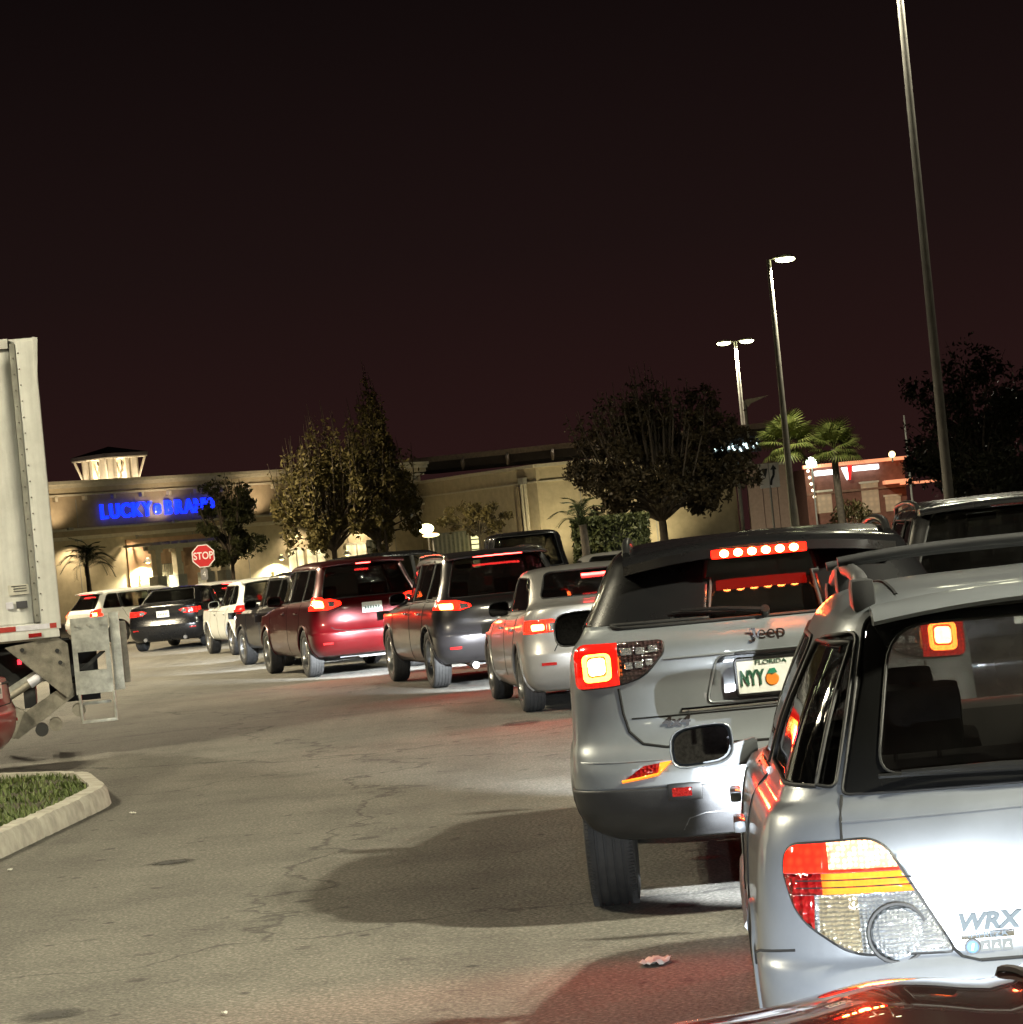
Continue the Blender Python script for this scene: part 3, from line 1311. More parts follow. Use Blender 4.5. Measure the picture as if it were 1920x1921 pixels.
def wagon():
    K = [key(.17, 4.22, .20, (.70, .78, .70)),
         key(.07, 4.30, .30, (.80, .835, .78)),
         key(.012, 4.34, .44, (.845, .86, .82), .36),
         key(.000, 4.35, .55, (.85, .865, .83), .36),
         key(.020, 4.34, .605, (.85, .865, .83), .36),
         key(.050, 4.33, .64, (.845, .862, .82), .36),
         key(.058, 4.30, .76, (.838, .855, .80), .36),
         key(.075, 4.26, (.88, .87, .84, .72), (.82, .845, .76), .36),
         key(.105, 4.20, (.97, .95, .91, .78), (.785, .825, .70), .36),
         key(.135, 3.9, (1.0, .975, .93, .86), (.755, .80, .66), .36),
         key(.15, 3.15, (1.02, .99, .955, .96), (.745, .785, .62), .36, 3.4, .3, 3),
         key(.23, 2.85, (1.165, 1.15, 1.13, 1.13), (.685, .73, .60), .34, 3.6, .25, 3),
         key(.33, 2.50, (1.335, 1.335, 1.32, 1.29), (.595, .64, .57), .32, 3.8, .22, 3.2),
         key(.40, 2.28, (1.435, 1.44, 1.425, 1.39), (.535, .58, .52), .30, 3.8, .2, 3.2),
         key(.44, 2.20, (1.468, 1.482, 1.47, 1.425), (.465, .51, .46), .28, 3.6, .2, 3.2),
         key(.48, 2.12, (1.485, 1.505, 1.492, 1.442), (.31, .34, .30), .24, 3.4, .2, 3),
         key(.50, 2.10, (1.492, 1.512, 1.50, 1.45), 0.0, .2, 3, .2, 3)]
    c = Car('car', 'silver estate car nearest the viewer at right with roof rails and lit brake lamp', 'car', SILVER, K,
            (1.33, 6.26, 0), rad(-4.2), 6, NR=34, NS=34)
    r = c.root
    c.window(roundpoly([(-.52, 1.055), (.52, 1.055), (.445, 1.405), (-.445, 1.405)], [.06, .06, .10, .10], 6), 'rear', REARG, 'rear_window', 0.003)
    # black ceramic band round the tailgate glass
    c.window(roundpoly([(-.612, 1.014), (.612, 1.014), (.500, 1.435), (-.500, 1.435)], [.02, .02, .04, .04]), 'rear', m_plain('glass band black', (.008, .008, .008), .06, var=.1), 'window_surround', 0.004, inset=0.0)
    c.window(roundpoly([(.20, 1.035), (1.02, 1.045), (.90, 1.365), (.30, 1.375)], [.03, .06, .05, .04]), 'left', DARKG, 'quarter_window', 0.006, True, minn=.62)
    for s in (-1, 1):
        ql = roundpoly([(-.735, 1.05), (-.624, 1.03), (-.522, 1.40), (-.60, 1.385)], [.03, .02, .03, .03])
        c.window(ql if s < 0 else mirror2(ql), 'rear', DARKG, 'corner_window', 0.005, minn=.02, cond=lambda q: q.y < 1.0)
    c.window(roundpoly([(1.13, 1.03), (1.95, 1.005), (1.93, 1.375), (1.02, 1.365)], [.05, .02, .02, .06]), 'left', CLEARG, 'rear_door_window', 0.008, True)
    c.window(roundpoly([(2.03, 1.0), (2.98, .985), (2.45, 1.33), (2.02, 1.375)], [.02, .03, .08, .02]), 'left', CLEARG, 'front_door_window', 0.008, True)
    c.window(roundpoly([(-.62, 1.0), (.62, 1.0), (.50, 1.40), (-.50, 1.40)], .06), 'front', CLEARG, 'windscreen', 0.008, minn=0.15, cond=lambda q: q.y > 2)
    # tail lamps: red top with lit core, amber and red band, clear lower half
    TL = roundpoly([(-.768, .840), (-.755, .903), (-.535, .913), (-.388, .640), (-.625, .645), (-.745, .735)], [.05, .045, .05, .015, .05, .06], 7)
    c.lamp(TL, 'rear', LENS_CLEAR, 'tail_lamp', 0.008, 0.03, 0.008, True, splits=[
        ([(-.66, .845), (-.50, .845), (-.50, .915), (-.66, .915)], m_emit('estate brake core', (1.0, .42, .16), 5.5, (.6, .3, .2), 0.95, 75), 'brake_lamp', .008),
        ([(-.80, .838), (-.40, .838), (-.40, .95), (-.80, .95)], m_emit('estate red lens', (1, .02, .004), 2.4, (.4, .012, .008), .5, 45), 'red_lens', .008),
        ([(-.68, .787), (-.46, .787), (-.46, .836), (-.68, .836)], m_emit('estate amber lens', (1, .17, .01), 0.8, (.75, .2, .02), .3, 70), 'amber_lens', .008),
        ([(-.80, .787), (-.40, .787), (-.40, .837), (-.80, .837)], LENS_RED, 'red_lens', .008),
        ([(-.80, .60), (-.715, .60), (-.70, .786), (-.80, .786)], LENS_RED, 'red_lens', .008),
        ([(-.70, .60), (-.60, .60), (-.60, .785), (-.69, .785)], m_lens('clear amber lens', (.85, .74, .52), metal=.85, scale=95, bs=.6), 'turn_lamp', .008)])
    for s in (-1, 1):
        # round reversing lamp that drops below the cluster
        p, n = c.hit(s * .515, .69, 'rear')
        bm = bmesh.new()
        add_lathe(bm, [(.0005, .016), (.03, .015), (.055, .010), (.066, .0), (.066, -.02)], 'z', 28, False)
        o = bm_obj('reversing_lamp', bm, LENS_CLEAR, r, 50)
        o.matrix_local = basis(Vector((1, 0, 0)), Vector((0, 0, 1)), p + n * .006)
        bm = bmesh.new()
        add_tube(bm, [(.07 * math.cos(a), .07 * math.sin(a), .004) for a in np.linspace(0, 6.28, 25)[:-1]], .006, 6, True)
        bm_obj('seal', bm, SEAL, o, 60)
        # ribs moulded across the amber band
        for z in (.803, .82):
            pts = []
            for x in np.linspace(.47, .74, 12):
                p, n = c.hit(s * x, z, 'rear')
                pts.append(p + n * .0085)
            tube('lens_rib', pts, .0018, GAP, r, 5)
    # panel gaps: tailgate edge, fuel side, bumper joint
    for s in (-1, 1):
        c.line('panel_gap', [(s * .612, 1.012), (s * .622, .96), (s * .625, .912)], 'rear', .004)
        c.line('panel_gap', [(s * .39, .645), (s * .37, .625), (s * .33, .615)], 'rear', .004)
        ax = 'left' if s < 0 else 'right'
        c.line('panel_gap', [(.16, .655), (.30, .64), (.52, .60), (.60, .55)], ax, .004)
        c.line('panel_gap', [(1.98, 1.0), (1.97, .75), (1.95, .30)], ax, .004)
        c.line('panel_gap', [(1.10, 1.0), (1.12, .85), (1.26, .62), (1.30, .3)], ax, .004)
        c.line('panel_gap', [(3.0, .98), (3.05, .75), (3.0, .32)], ax, .004)
        c.line('door_moulding', [(1.25, .56), (2.95, .54)], ax, .018, SILVER)
        c.line('window_moulding', [(1.05, 1.012), (2.0, .985), (3.0, .968)], ax, .012, TRIM)
        for yy in (1.35, 2.2):
            p, n = c.hit(yy, .83, ax)
            box('door_handle', (p.x + (0.02 * s), yy, .84), (.035, .20, .035), SILVER, r, None, .012)
    c.line('panel_gap', [(-.33, .615), (.33, .615)], 'rear', .005)
    c.line('tailgate_crease', [(-.62, .955), (0, .965), (.62, .955)], 'rear', .003, SILVER)
    # recess for the number plate, off frame but part of the tailgate
    p, n = c.hit(0, .78, 'rear')
    box('plate_recess', (0, p.y - .004, .76), (.34, .02, .17), TRIM, r, None, .01)
    c.plate(0, .76)
    # roof rails
    for s in (-1, 1):
        pts = []
        for y in np.linspace(.62, 2.15, 16):
            p, n = c.hit(s * .495, y, 'top')
            pts.append(p + Vector((0, 0, .055)))
        pts = [pts[0] - Vector((0, .03, .035)), *pts, pts[-1] + Vector((0, .06, -.05))]
        bm = bmesh.new()
        add_tube(bm, pts, .021, 10)
        rr = bm_obj('roof_rail', bm, m_plain('rail grey', (.04, .04, .042), .45, var=.2), r, 50)
        for y in (.58, 1.35, 2.1):
            p, n = c.hit(s * .495, y, 'top')
            bm = bmesh.new()
            add_box(bm, p + Vector((0, 0, .02)), (.062, .13, .085), None, .022)
            bm_obj('rail_foot', bm, m_plain('rail foot', (.03, .03, .032), .5), rr, 40)
    for y in (1.0, 1.75):
        z = c.hit(0, y, 'top')[0].z
        pts = [(x, y, z + .075 - .03 * abs(x / .6) ** 3) for x in np.linspace(-.53, .53, 13)]
        bm = bmesh.new()
        add_tube(bm, pts, .014, 10)
        bm_obj('cross_bar', bm, m_plain('rail foot', (.03, .03, .032), .5), r, 50)
    spoiler(c, .485, .30, .50, 1.466, 1.490, .020, SILVER, drop=.035, curve=.05)
    for ln in (-.41, .41):
        p0 = [c.hit(ln, y, 'top')[0] for y in np.linspace(.55, 2.1, 14)]
        tube('roof_gutter', p0, .005, GAP, r, 5)
    wiper(c, .02, -.46, 1.035, lift=.028, zz=.012)
    c.badge('WRX', -.307, .702, .054, m_plain('badge steel', (.018, .035, .045), .5, .0), 'model_badge', shear=.25, offset=.0021, sx=1.12, ext=.006)
    p, n = c.hit(-.307, .672, 'rear')
    o = box('badge_bar', (0, 0, 0), (.125, .017, .008), CHROME, r, None, .003)
    o.matrix_local = basis(Vector((0, 0, 1)).cross(n), (0, 0, 1), p + n * .004)
    c.badge('IMPREZA', -.307, .672, .017, m_plain('badge ink', (.03, .06, .09), .4), 'model_lettering', sx=1.4, ext=.004).location += n * .006
    # sticker strip: one round blue badge and three dark squares
    for i, x in enumerate((-.345, -.315, -.289, -.263)):
        p, n = c.hit(x, .645, 'rear')
        M = basis(Vector((0, 0, 1)).cross(n), (0, 0, 1), p + n * .003)
        if i == 0:
            bm = bmesh.new()
            add_lathe(bm, [(.0005, .004), (.015, .004), (.018, .002), (.018, -.002)], 'z', 24, False)
            o = bm_obj('round_badge', bm, m_plain('badge blue', (.02, .10, .22), .3), r)
            o.matrix_local = M
            bm = bmesh.new()
            add_tube(bm, [(.0165 * math.cos(a), .0165 * math.sin(a), .003) for a in np.linspace(0, 6.28, 23)[:-1]], .003, 6, True)
            bm_obj('badge_ring', bm, CHROME, o, 60)
            bm = bmesh.new()
            add_prism(bm, [(-.004, -.008), (.001, -.008), (.005, .008), (.0, .008)], 2, .004, .006)
            bm_obj('badge_mark', bm, PLATEW, o)
        else:
            o = box('square_badge', (0, 0, 0), (.024, .026, .004), m_plain('badge dark', (.03, .035, .03), .4), r)
            o.matrix_local = M
            bm = bmesh.new()
            add_prism(bm, [(-.006, -.006), (.006, -.006), (.002, .001), (.005, .006), (-.001, .005)], 2, .002, .004)
            bm_obj('badge_mark', bm, PLATEW, o)
    c.arches((.86, 3.40), .315, .355, (.010, SILVER))
    c.wheels((.86, 3.40), .735, .315, .205, .215, ALLOY, 5)
    c.door_mirror(2.78, .905, SILVER, .215, .14, .085)
    bm = bmesh.new()
    add_box(bm, (0, 2.2, .26), (1.05, 3.9, .10))
    add_tube(bm, [(.45, .05, .27), (.45, .4, .27)], .05, 14)
    bm_obj('underbody', bm, BLACKP, r)
    c.cabin(.55, 1.95, 3.1, .72, .98, 1.06)
    bm = bmesh.new()
    add_box(bm, (.0, .42, .80), (1.1, .5, .34), None, .05)
    bm_obj('load_cover', bm, SEATM, r, 40)
    c.beams(.62, .66, 2000)
    c.red_light(.60, .88, 4)
    c.finish()


def compact_suv():
    K = [key(.20, 4.20, .36, (.74, .82, .74), .34),
         key(.10, 4.32, .42, (.84, .88, .80), .36),
         key(.02, 4.38, .52, (.895, .905, .86), .38),
         key(.00, 4.39, .60, (.905, .912, .87), .38),
         key(.005, 4.39, .66, (.905, .912, .87), .38),
         key(.035, 4.38, .74, (.90, .91, .86), .38),
         key(.075, 4.36, .80, (.895, .905, .85), .38),
         key(.10, 4.34, .90, (.89, .90, .84), .38),
         key(.105, 4.32, 1.02, (.885, .90, .83), .38),
         key(.095, 4.28, (1.10, 1.08, 1.06, .95), (.88, .895, .80), .38),
         key(.105, 4.2, (1.20, 1.16, 1.13, 1.02), (.865, .88, .74), .38),
         key(.155, 3.7, (1.255, 1.20, 1.16, 1.10), (.83, .85, .66), .38),
         key(.18, 3.25, (1.28, 1.225, 1.18, 1.16), (.815, .83, .64), .37, 3.4, .3, 3),
         key(.27, 2.85, (1.40, 1.37, 1.35, 1.33), (.745, .765, .62), .35, 3.6, .25, 3),
         key(.36, 2.45, (1.515, 1.52, 1.51, 1.48), (.675, .70, .60), .33, 3.8, .22, 3.2),
         key(.42, 2.25, (1.575, 1.595, 1.59, 1.56), (.63, .655, .57), .31, 3.8, .2, 3.2),
         key(.46, 2.17, (1.605, 1.632, 1.625, 1.59), (.55, .58, .50), .28, 3.6, .2, 3),
         key(.50, 2.10, (1.62, 1.652, 1.645, 1.605), (.36, .38, .33), .24, 3.4, .2, 3),
         key(.52, 2.08, (1.628, 1.66, 1.652, 1.612), 0.0, .2, 3, .2, 3)]
    c = Car('sport_utility_car', 'silver grey sport utility car with black roof and orange plate emblem behind the silver estate', 'car', GREYP, K,
            (1.045, 11.42, 0), rad(-3.5), 6, NR=34, NS=32)
    r = c.root
    # black roof panel
    pb = cut(c.bm, [(-.57, .30), (.57, .30), (.57, 2.6), (-.57, 2.6)], 'top', .35, cond=lambda q: q.z > 1.58)
    piece(pb, 'roof_panel', BLACKC, r, 0.0, .02)
    for ax in ('left', 'right'):  # pillars coloured black in place of their unlit shade
        piece(cut(c.bm, [(.05, 1.30), (.62, 1.30), (.95, 1.60), (.95, 1.7), (.05, 1.7)], ax, .02, cond=lambda q: q.y < 1.4), 'rear_pillar', BLACKC, r, 0.0, .02)
    c.window(roundpoly([(-.69, 1.285), (.69, 1.285), (.56, 1.565), (-.56, 1.565)], [.05, .05, .06, .06], 6), 'rear', DARKG, 'rear_window', 0.010)
    c.window(roundpoly([(.42, 1.30), (.98, 1.26), (.88, 1.54), (.62, 1.545)], [.08, .04, .05, .05]), 'left', DARKG, 'quarter_window', 0.009, True)
    c.window(roundpoly([(1.06, 1.255), (1.92, 1.235), (1.90, 1.56), (.97, 1.545)], [.03, .02, .02, .05]), 'left', DARKG, 'rear_door_window', 0.008, True)
    c.window(roundpoly([(2.0, 1.23), (3.0, 1.205), (2.42, 1.52), (2.0, 1.56)], [.02, .03, .08, .02]), 'left', CLEARG, 'front_door_window', 0.008, True)
    c.window(roundpoly([(-.66, 1.22), (.66, 1.22), (.55, 1.55), (-.55, 1.55)], .06), 'front', CLEARG, 'windscreen', 0.008, minn=.15, cond=lambda q: q.y > 2)
    # black lower bumper and cladding, all round
    zc = .60
    pb = cut(c.bm, [(-2, -1), (2, -1), (2, zc), (-2, zc)], 'rear', .02)
    lp = pb.copy()
    piece(pb, 'lower_bumper', BLACKP, r, .006, .02)
    lp.free()
    for ax in ('left', 'right'):
        piece(cut(c.bm, [(.0, 0), (5, 0), (5, .50), (.0, .50)], ax, .3), 'sill_cladding', BLACKP, r, .005, .02)
    # tail lamps
    TL = roundpoly([(-.845, 1.035), (-.66, 1.045), (-.545, 1.078), (-.455, 1.175), (-.455, 1.222), (-.81, 1.222), (-.845, 1.195)], [.03, .04, .05, .03, .02, .03, .03], 5)
    core = m_emit('square brake core', (1.0, .42, .14), 45, (.6, .05, .02), .25, 40)
    ring = m_emit('square brake ring', (1.0, .17, .02), 22, (.6, .05, .02), .15, 60)
    c.lamp(TL, 'rear', LENS_SMOKE, 'tail_lamp', .010, .03, .007, True, splits=[
        (roundpoly([(-.782, 1.092), (-.712, 1.098), (-.712, 1.168), (-.782, 1.163)], .020), core, 'brake_lamp', .014),
        (roundpoly([(-.790, 1.083), (-.704, 1.089), (-.704, 1.176), (-.790, 1.172)], .022), m_emit('square brake gap', (1, .02, .004), 4, (.3, .1, .02)), 'inner_lens', .010),
        (roundpoly([(-.808, 1.063), (-.686, 1.071), (-.686, 1.186), (-.808, 1.182)], .028), ring, 'light_ring', .012),
        ([(-.92, 1.0), (-.655, 1.0), (-.655, 1.25), (-.92, 1.25)], m_emit('square brake lens', (1, .010, .003), 1.0, (.3, .01, .008), .4, 50), 'red_lens', .010)])
    for s in (-1, 1):
        for x, z, wd in ((-.615, 1.185, .05), (-.555, 1.185, .04), (-.50, 1.19, .04), (-.61, 1.125, .035), (-.565, 1.128, .035), (-.52, 1.135, .03)):
            p, n = c.hit(s * x, z, 'rear')
            o = box('lamp_segment', (0, 0, 0), (wd, .030, .012), LENS_CLEAR, r, None, .005)
            o.matrix_local = basis(Vector((0, 0, 1)).cross(n), (0, 0, 1), p + n * .010)
        # diagonal reflector, amber edge given a glow with no lamp behind it
        RO = [(-.685, .632), (-.52, .655), (-.465, .705), (-.585, .692)]
        RO = RO if s < 0 else mirror2(RO)
        pts = []
        bmr = cut(c.bm, RO, 'rear', .05)
        q = cut(bmr, [(s * .50 * 1 if False else s * .545, .60), (s * .45, .60), (s * .45, .75), (s * .50, .75)], 'rear', -1)
        piece(bmr, 'reflector', LENS_RED, r, .010, .02)
        piece(q, 'reflector_edge', m_emit('amber reflector glow', (1, .22, .02), .9, (.8, .25, .02)), r, .011, .02)
        e = [c.hit(a, b, 'rear')[0] for a, b in [(s * .685, .634), (s * .60, .645), (s * .525, .657)]]
        tube('reflector_edge', [p + Vector((0, -.012, 0)) for p in e], .007, m_emit('amber reflector glow', (1, .22, .02), .9), r)
        # fog lamp pocket
        p, n = c.hit(s * .42, .575, 'rear')
        o = box('fog_lamp', (0, 0, 0), (.15, .075, .02), TRIM, r, None, .009)
        o.matrix_local = basis(Vector((0, 0, 1)).cross(n), (0, 0, 1), p + n * .004)
        bm = bmesh.new()
        add_box(bm, (s * .012, 0, .012), (.085, .038, .012), None, .004)
        bm_obj('fog_lens', bm, REFLR, o, 40)
        # tailgate gap
        c.line('panel_gap', [(s * .665, 1.03), (s * .655, .92), (s * .635, .84), (s * .58, .785), (s * .48, .765), (0, .76)], 'rear', .007)
        c.line('bumper_crease', [(s * .86, .72), (s * .70, .715), (s * .5, .715)], 'rear', .004, GREYP)
        c.line('skid_edge', [(s * .44, .40), (s * .41, .455), (s * .34, .475), (0, .48)], 'rear', .008, m_plain('skid grey', (.10, .10, .10), .4))
    c.line('chrome_strip', [(-.40, .915), (0, .918), (.40, .915)], 'rear', .010, CHROME)
    c.line('panel_gap', [(-.62, .895), (0, .897), (.62, .895)], 'rear', .004, TRIM)
    c.line('tailgate_crease', [(-.46, 1.142), (0, 1.142), (.46, 1.142)], 'rear', .007, GREYP)
    # plate recess
    p, n = c.hit(0, 1.03, 'rear')
    pb = cut(c.bm, roundpoly([(-.29, .935), (.29, .935), (.23, 1.135), (-.23, 1.135)], .04), 'rear', .05)
    lp = pb.copy()
    piece(pb, 'plate_recess', GREYP, r, -.022, .004)
    seal_of(lp, .006, 'recess_lip', GREYP, r)
    lp.free()
    box('plate_lamp', (.0, p.y - .004, 1.138), (.30, .03, .014), TRIM, r, None, .004)
    o, M = c.plate(0, 1.035)
    for tx, x in (('NYY', -.086),):
        me = text_mesh(tx, .090, .002, offset=.0028, sx=.58)
        q = link('plate_lettering', me, PLATEG, o)
        q.location = (x, -.008, .006)
    me = text_mesh('FLORIDA', .026, .001, sx=1.3)
    link('plate_lettering', me, PLATEG, o).location = (0, .058, .006)
    bm = bmesh.new()
    add_lathe(bm, [(.0005, .003), (.026, .003), (.030, 0)], 'z', 20, False)
    bm_obj('plate_emblem', bm, PLATEO, o).location = (.0, -.016, .005)
    bm = bmesh.new()
    add_prism(bm, [(-.02, .012), (.0, .006), (.024, .016), (.014, .036), (-.008, .034)], 2, .005, .008)
    bm_obj('emblem_leaf', bm, m_plain('emblem leaf green', (.02, .22, .12), .5), o).location = (.0, -.006, 0)
    JB = m_plain('badge black', (.02, .015, .015), .3)
    c.badge('eep', .014, 1.212, .086, JB, 'maker_badge', offset=.0, ext=.002, sx=1.0, lift=.005)
    p, n = c.hit(-.068, 1.209, 'rear')
    bm = bmesh.new()
    add_prism(bm, [(.004, -.022), (.022, -.022), (.022, .042), (-.014, .042), (-.014, .028), (.004, .028)], 2, 0, .006)
    add_tube(bm, [(.013, -.018, .006), (.008, -.034, .006), (-.006, -.040, .004), (-.020, -.034, .004)], .008, 8)
    bmesh.ops.scale(bm, verts=bm.verts[:], vec=(.72, .72, 1))
    o = bm_obj('maker_badge', bm, JB, r)
    o.matrix_local = basis(Vector((0, 0, 1)).cross(n), (0, 0, 1), p + n * .004)
    c.badge('4x4', -.43, .868, .060, m_plain('badge black', (.02, .015, .015), .3), 'drive_badge', offset=.0022, sx=1.35, ext=.002, shear=.15, lift=.006)
    # high brake lamp: bar under the spoiler with six light points
    spoiler(c, .60, .235, .52, 1.612, 1.640, .05, BLACKC, drop=.05, curve=.07)
    bm = bmesh.new()
    add_box(bm, (0, .262, 1.570), (.42, .05, .042), None, .012)
    hb = bm_obj('high_brake_lamp', bm, m_emit('high brake lens', (1, .008, .002), 6, (.3, .01, .01)), r, 40)
    for i in range(6):
        x = -.152 + i * .061
        bm = bmesh.new()
        bmesh.ops.create_uvsphere(bm, u_segments=14, v_segments=8, radius=.019)
        bmesh.ops.scale(bm, verts=bm.verts[:], vec=(1.05, .5, .85))
        bm_obj('light_point', bm, m_emit('high brake point', (1, .20, .04), 160), hb, 60).location = (x, .236, 1.570)
    for s in (-1, 1):
        pts = []
        for y in np.linspace(.62, 2.2, 16):
            p, n = c.hit(s * .585, y, 'top')
            pts.append(p + Vector((0, 0, .032)))
        pts = [pts[0] + Vector((0, -.10, -.04)), *pts, pts[-1] + Vector((0, .08, -.05))]
        tube('roof_rail', pts, .018, TRIM, r, 8)
    wiper(c, .0, -.36, 1.295, lift=.03, zz=.03)
    c.arches((.86, 3.50), .345, .40, (.022, BLACKP))
    c.wheels((.86, 3.50), .785, .345, .225, .22, DARKALLOY, 5, 64)
    c.door_mirror(2.75, 1.17, BLACKP, .24, .18, .12)
    bm = bmesh.new()
    add_box(bm, (0, 2.2, .42), (1.05, 3.7, .14))
    bm_obj('underbody', bm, BLACKP, r)
    # rear axle arms, spring seats and exhaust seen under the bumper
    bm = bmesh.new()
    for s in (-1, 1):
        add_tube(bm, [(s * .66, .88, .36), (s * .15, .80, .30)], .022, 8)
        add_tube(bm, [(s * .62, .82, .32), (s * .1, .62, .33)], .014, 8)
        add_tube(bm, [(s * .52, .84, .335), (s * .45, .835, .33)], .034, 10)
        add_tube(bm, [(s * .415, .80, .345), (s * .39, .79, .345)], .028, 10)
    bm_obj('rear_axle', bm, STEEL, r, 40)
    bm = bmesh.new()
    add_tube(bm, [(-.02, .30, .34), (.40, .30, .34)], .085, 16)
    add_tube(bm, [(.35, .30, .34), (.52, .18, .345)], .03, 10)
    bm_obj('exhaust', bm, STEEL, r, 40)
    c.cabin(.55, 1.95, 3.15, .76, 1.2, 1.26)
    c.line('panel_gap', [(1.98, 1.2), (1.97, .85), (1.95, .45)], 'left', .004)
    c.line('panel_gap', [(1.03, 1.2), (1.06, 1.0), (1.26, .78), (1.30, .45)], 'left', .004)
    c.beams(.66, .90, 1800)
    c.red_light(.74, 1.12, 48)
    c.red_light(0, 1.53, 18, y=.20, both=False)
    c.finish()


wagon()
compact_suv()
# ------------------------------------------------------------------ other cars: shared bodies, own proportions
def keys_sedan(L, hw, H, deck=1.02, deck_len=.50, slope=.78, front=None):
    b = deck - .10
    return [key(.18, L - .12, .22, (hw - .13, hw - .07, hw - .13)),
            key(.07, L - .03, .32, (hw - .04, hw - .02, hw - .06), .40),
            key(.01, L, .46, (hw - .01, hw, hw - .03), .42),
            key(.00, L, .58, (hw - .005, hw, hw - .03), .42),
            key(.02, L - .01, .64, (hw - .01, hw - .002, hw - .04), .42),
            key(.05, L - .03, .74, (hw - .02, hw - .008, hw - .06), .42),
            key(.06, L - .06, (.86, .82, .80, .70), (hw - .03, hw - .02, hw - .09), .42),
            key(.05, L - .10, (deck - .06, .90, .88, .76), (hw - .06, hw - .04, hw - .14), .42),
            key(.06, L - .25, (deck, .945, .92, .82), (hw - .10, hw - .06, hw - .20), .40),
            key(.16, L - .7, (deck + .02, .965, .94, .90), (hw - .14, hw - .075, hw - .25), .40),
            key(deck_len, L - 1.25, (deck + .045, .985, .955, .95), (hw - .18, hw - .09, hw - .28), .5, 3.2, .3, 3),
            key(deck_len + slope * .45, L - 1.62, (deck + .045 + (H - deck) * .42, 1.14, 1.12, 1.12), (hw - .25, hw - .15, hw - .30), .45, 3.2, .25, 3),
            key(deck_len + slope * .85, L - 1.98, (H - .075, H - .12, H - .12, H - .12), (hw - .30, hw - .22, hw - .33), .38, 3.2, .22, 3),
            key(deck_len + slope, L - 2.12, (H - .035, H - .05, H - .05, H - .07), (hw - .36, hw - .29, hw - .36), .34, 3, .2, 3),
            key(deck_len + slope * 1.1, L - 2.22, (H - .02, H - .015, H - .02, H - .04), (hw - .52, hw - .48, hw - .52), .3, 3, .2, 3),
            key(deck_len + slope * 1.15, L - 2.26, (H - .012, H, H - .005, H - .03), 0.0, .2, 3, .2, 3)]


def keys_suv(L, hw, H, belt=1.08, rake=.40, boxy=0.0):
    t = .10 - .05 * boxy
    return [key(.20, L - .15, .30, (hw - .14, hw - .08, hw - .14)),
            key(.08, L - .05, .40, (hw - .05, hw - .02, hw - .07), .40),
            key(.01, L, .54, (hw - .01, hw, hw - .03), .42),
            key(.00, L, .64, (hw - .005, hw, hw - .03), .42),
            key(.03, L - .01, .70, (hw - .01, hw, hw - .04), .42),
            key(.065, L - .02, .80, (hw - .015, hw - .005, hw - .05), .42),
            key(.075, L - .05, .92, (hw - .025, hw - .015, hw - .07), .42),
            key(.09, L - .10, (belt - .06, belt - .07, belt - .09, .88), (hw - .045, hw - .03, hw - .12), .40),
            key(.125, L - .5, (belt, belt - .015, belt - .04, 1.0), (hw - .08, hw - .055, hw - .2), .40),
            key(.15, L - 1.2, (belt + .025, belt + .01, belt - .01, belt - .01), (hw - .10, hw - .07, hw - .26), .38, 3.4, .3, 3),
            key(.15 + rake * .40, L - 1.62, (belt + (H - belt) * .42, belt + (H - belt) * .40, belt + (H - belt) * .38, belt + (H - belt) * .36), (hw - .16 - t * .5, hw - .12 - t * .4, hw - .28), .36, 3.6, .25, 3),
            key(.15 + rake * .80, L - 1.98, (H - .095, H - .08, H - .085, H - .11), (hw - .20 - t, hw - .17 - t, hw - .30), .33, 3.8, .22, 3.2),
            key(.15 + rake * .95, L - 2.10, (H - .05, H - .03, H - .035, H - .06), (hw - .28 - t, hw - .25 - t, hw - .36), .30, 3.6, .2, 3),
            key(.15 + rake * 1.05, L - 2.18, (H - .03, H - .008, H - .012, H - .035), (hw - .48, hw - .46, hw - .52), .26, 3.4, .2, 3),
            key(.15 + rake * 1.1, L - 2.22, (H - .022, H, H - .005, H - .028), 0.0, .2, 3, .2, 3)]


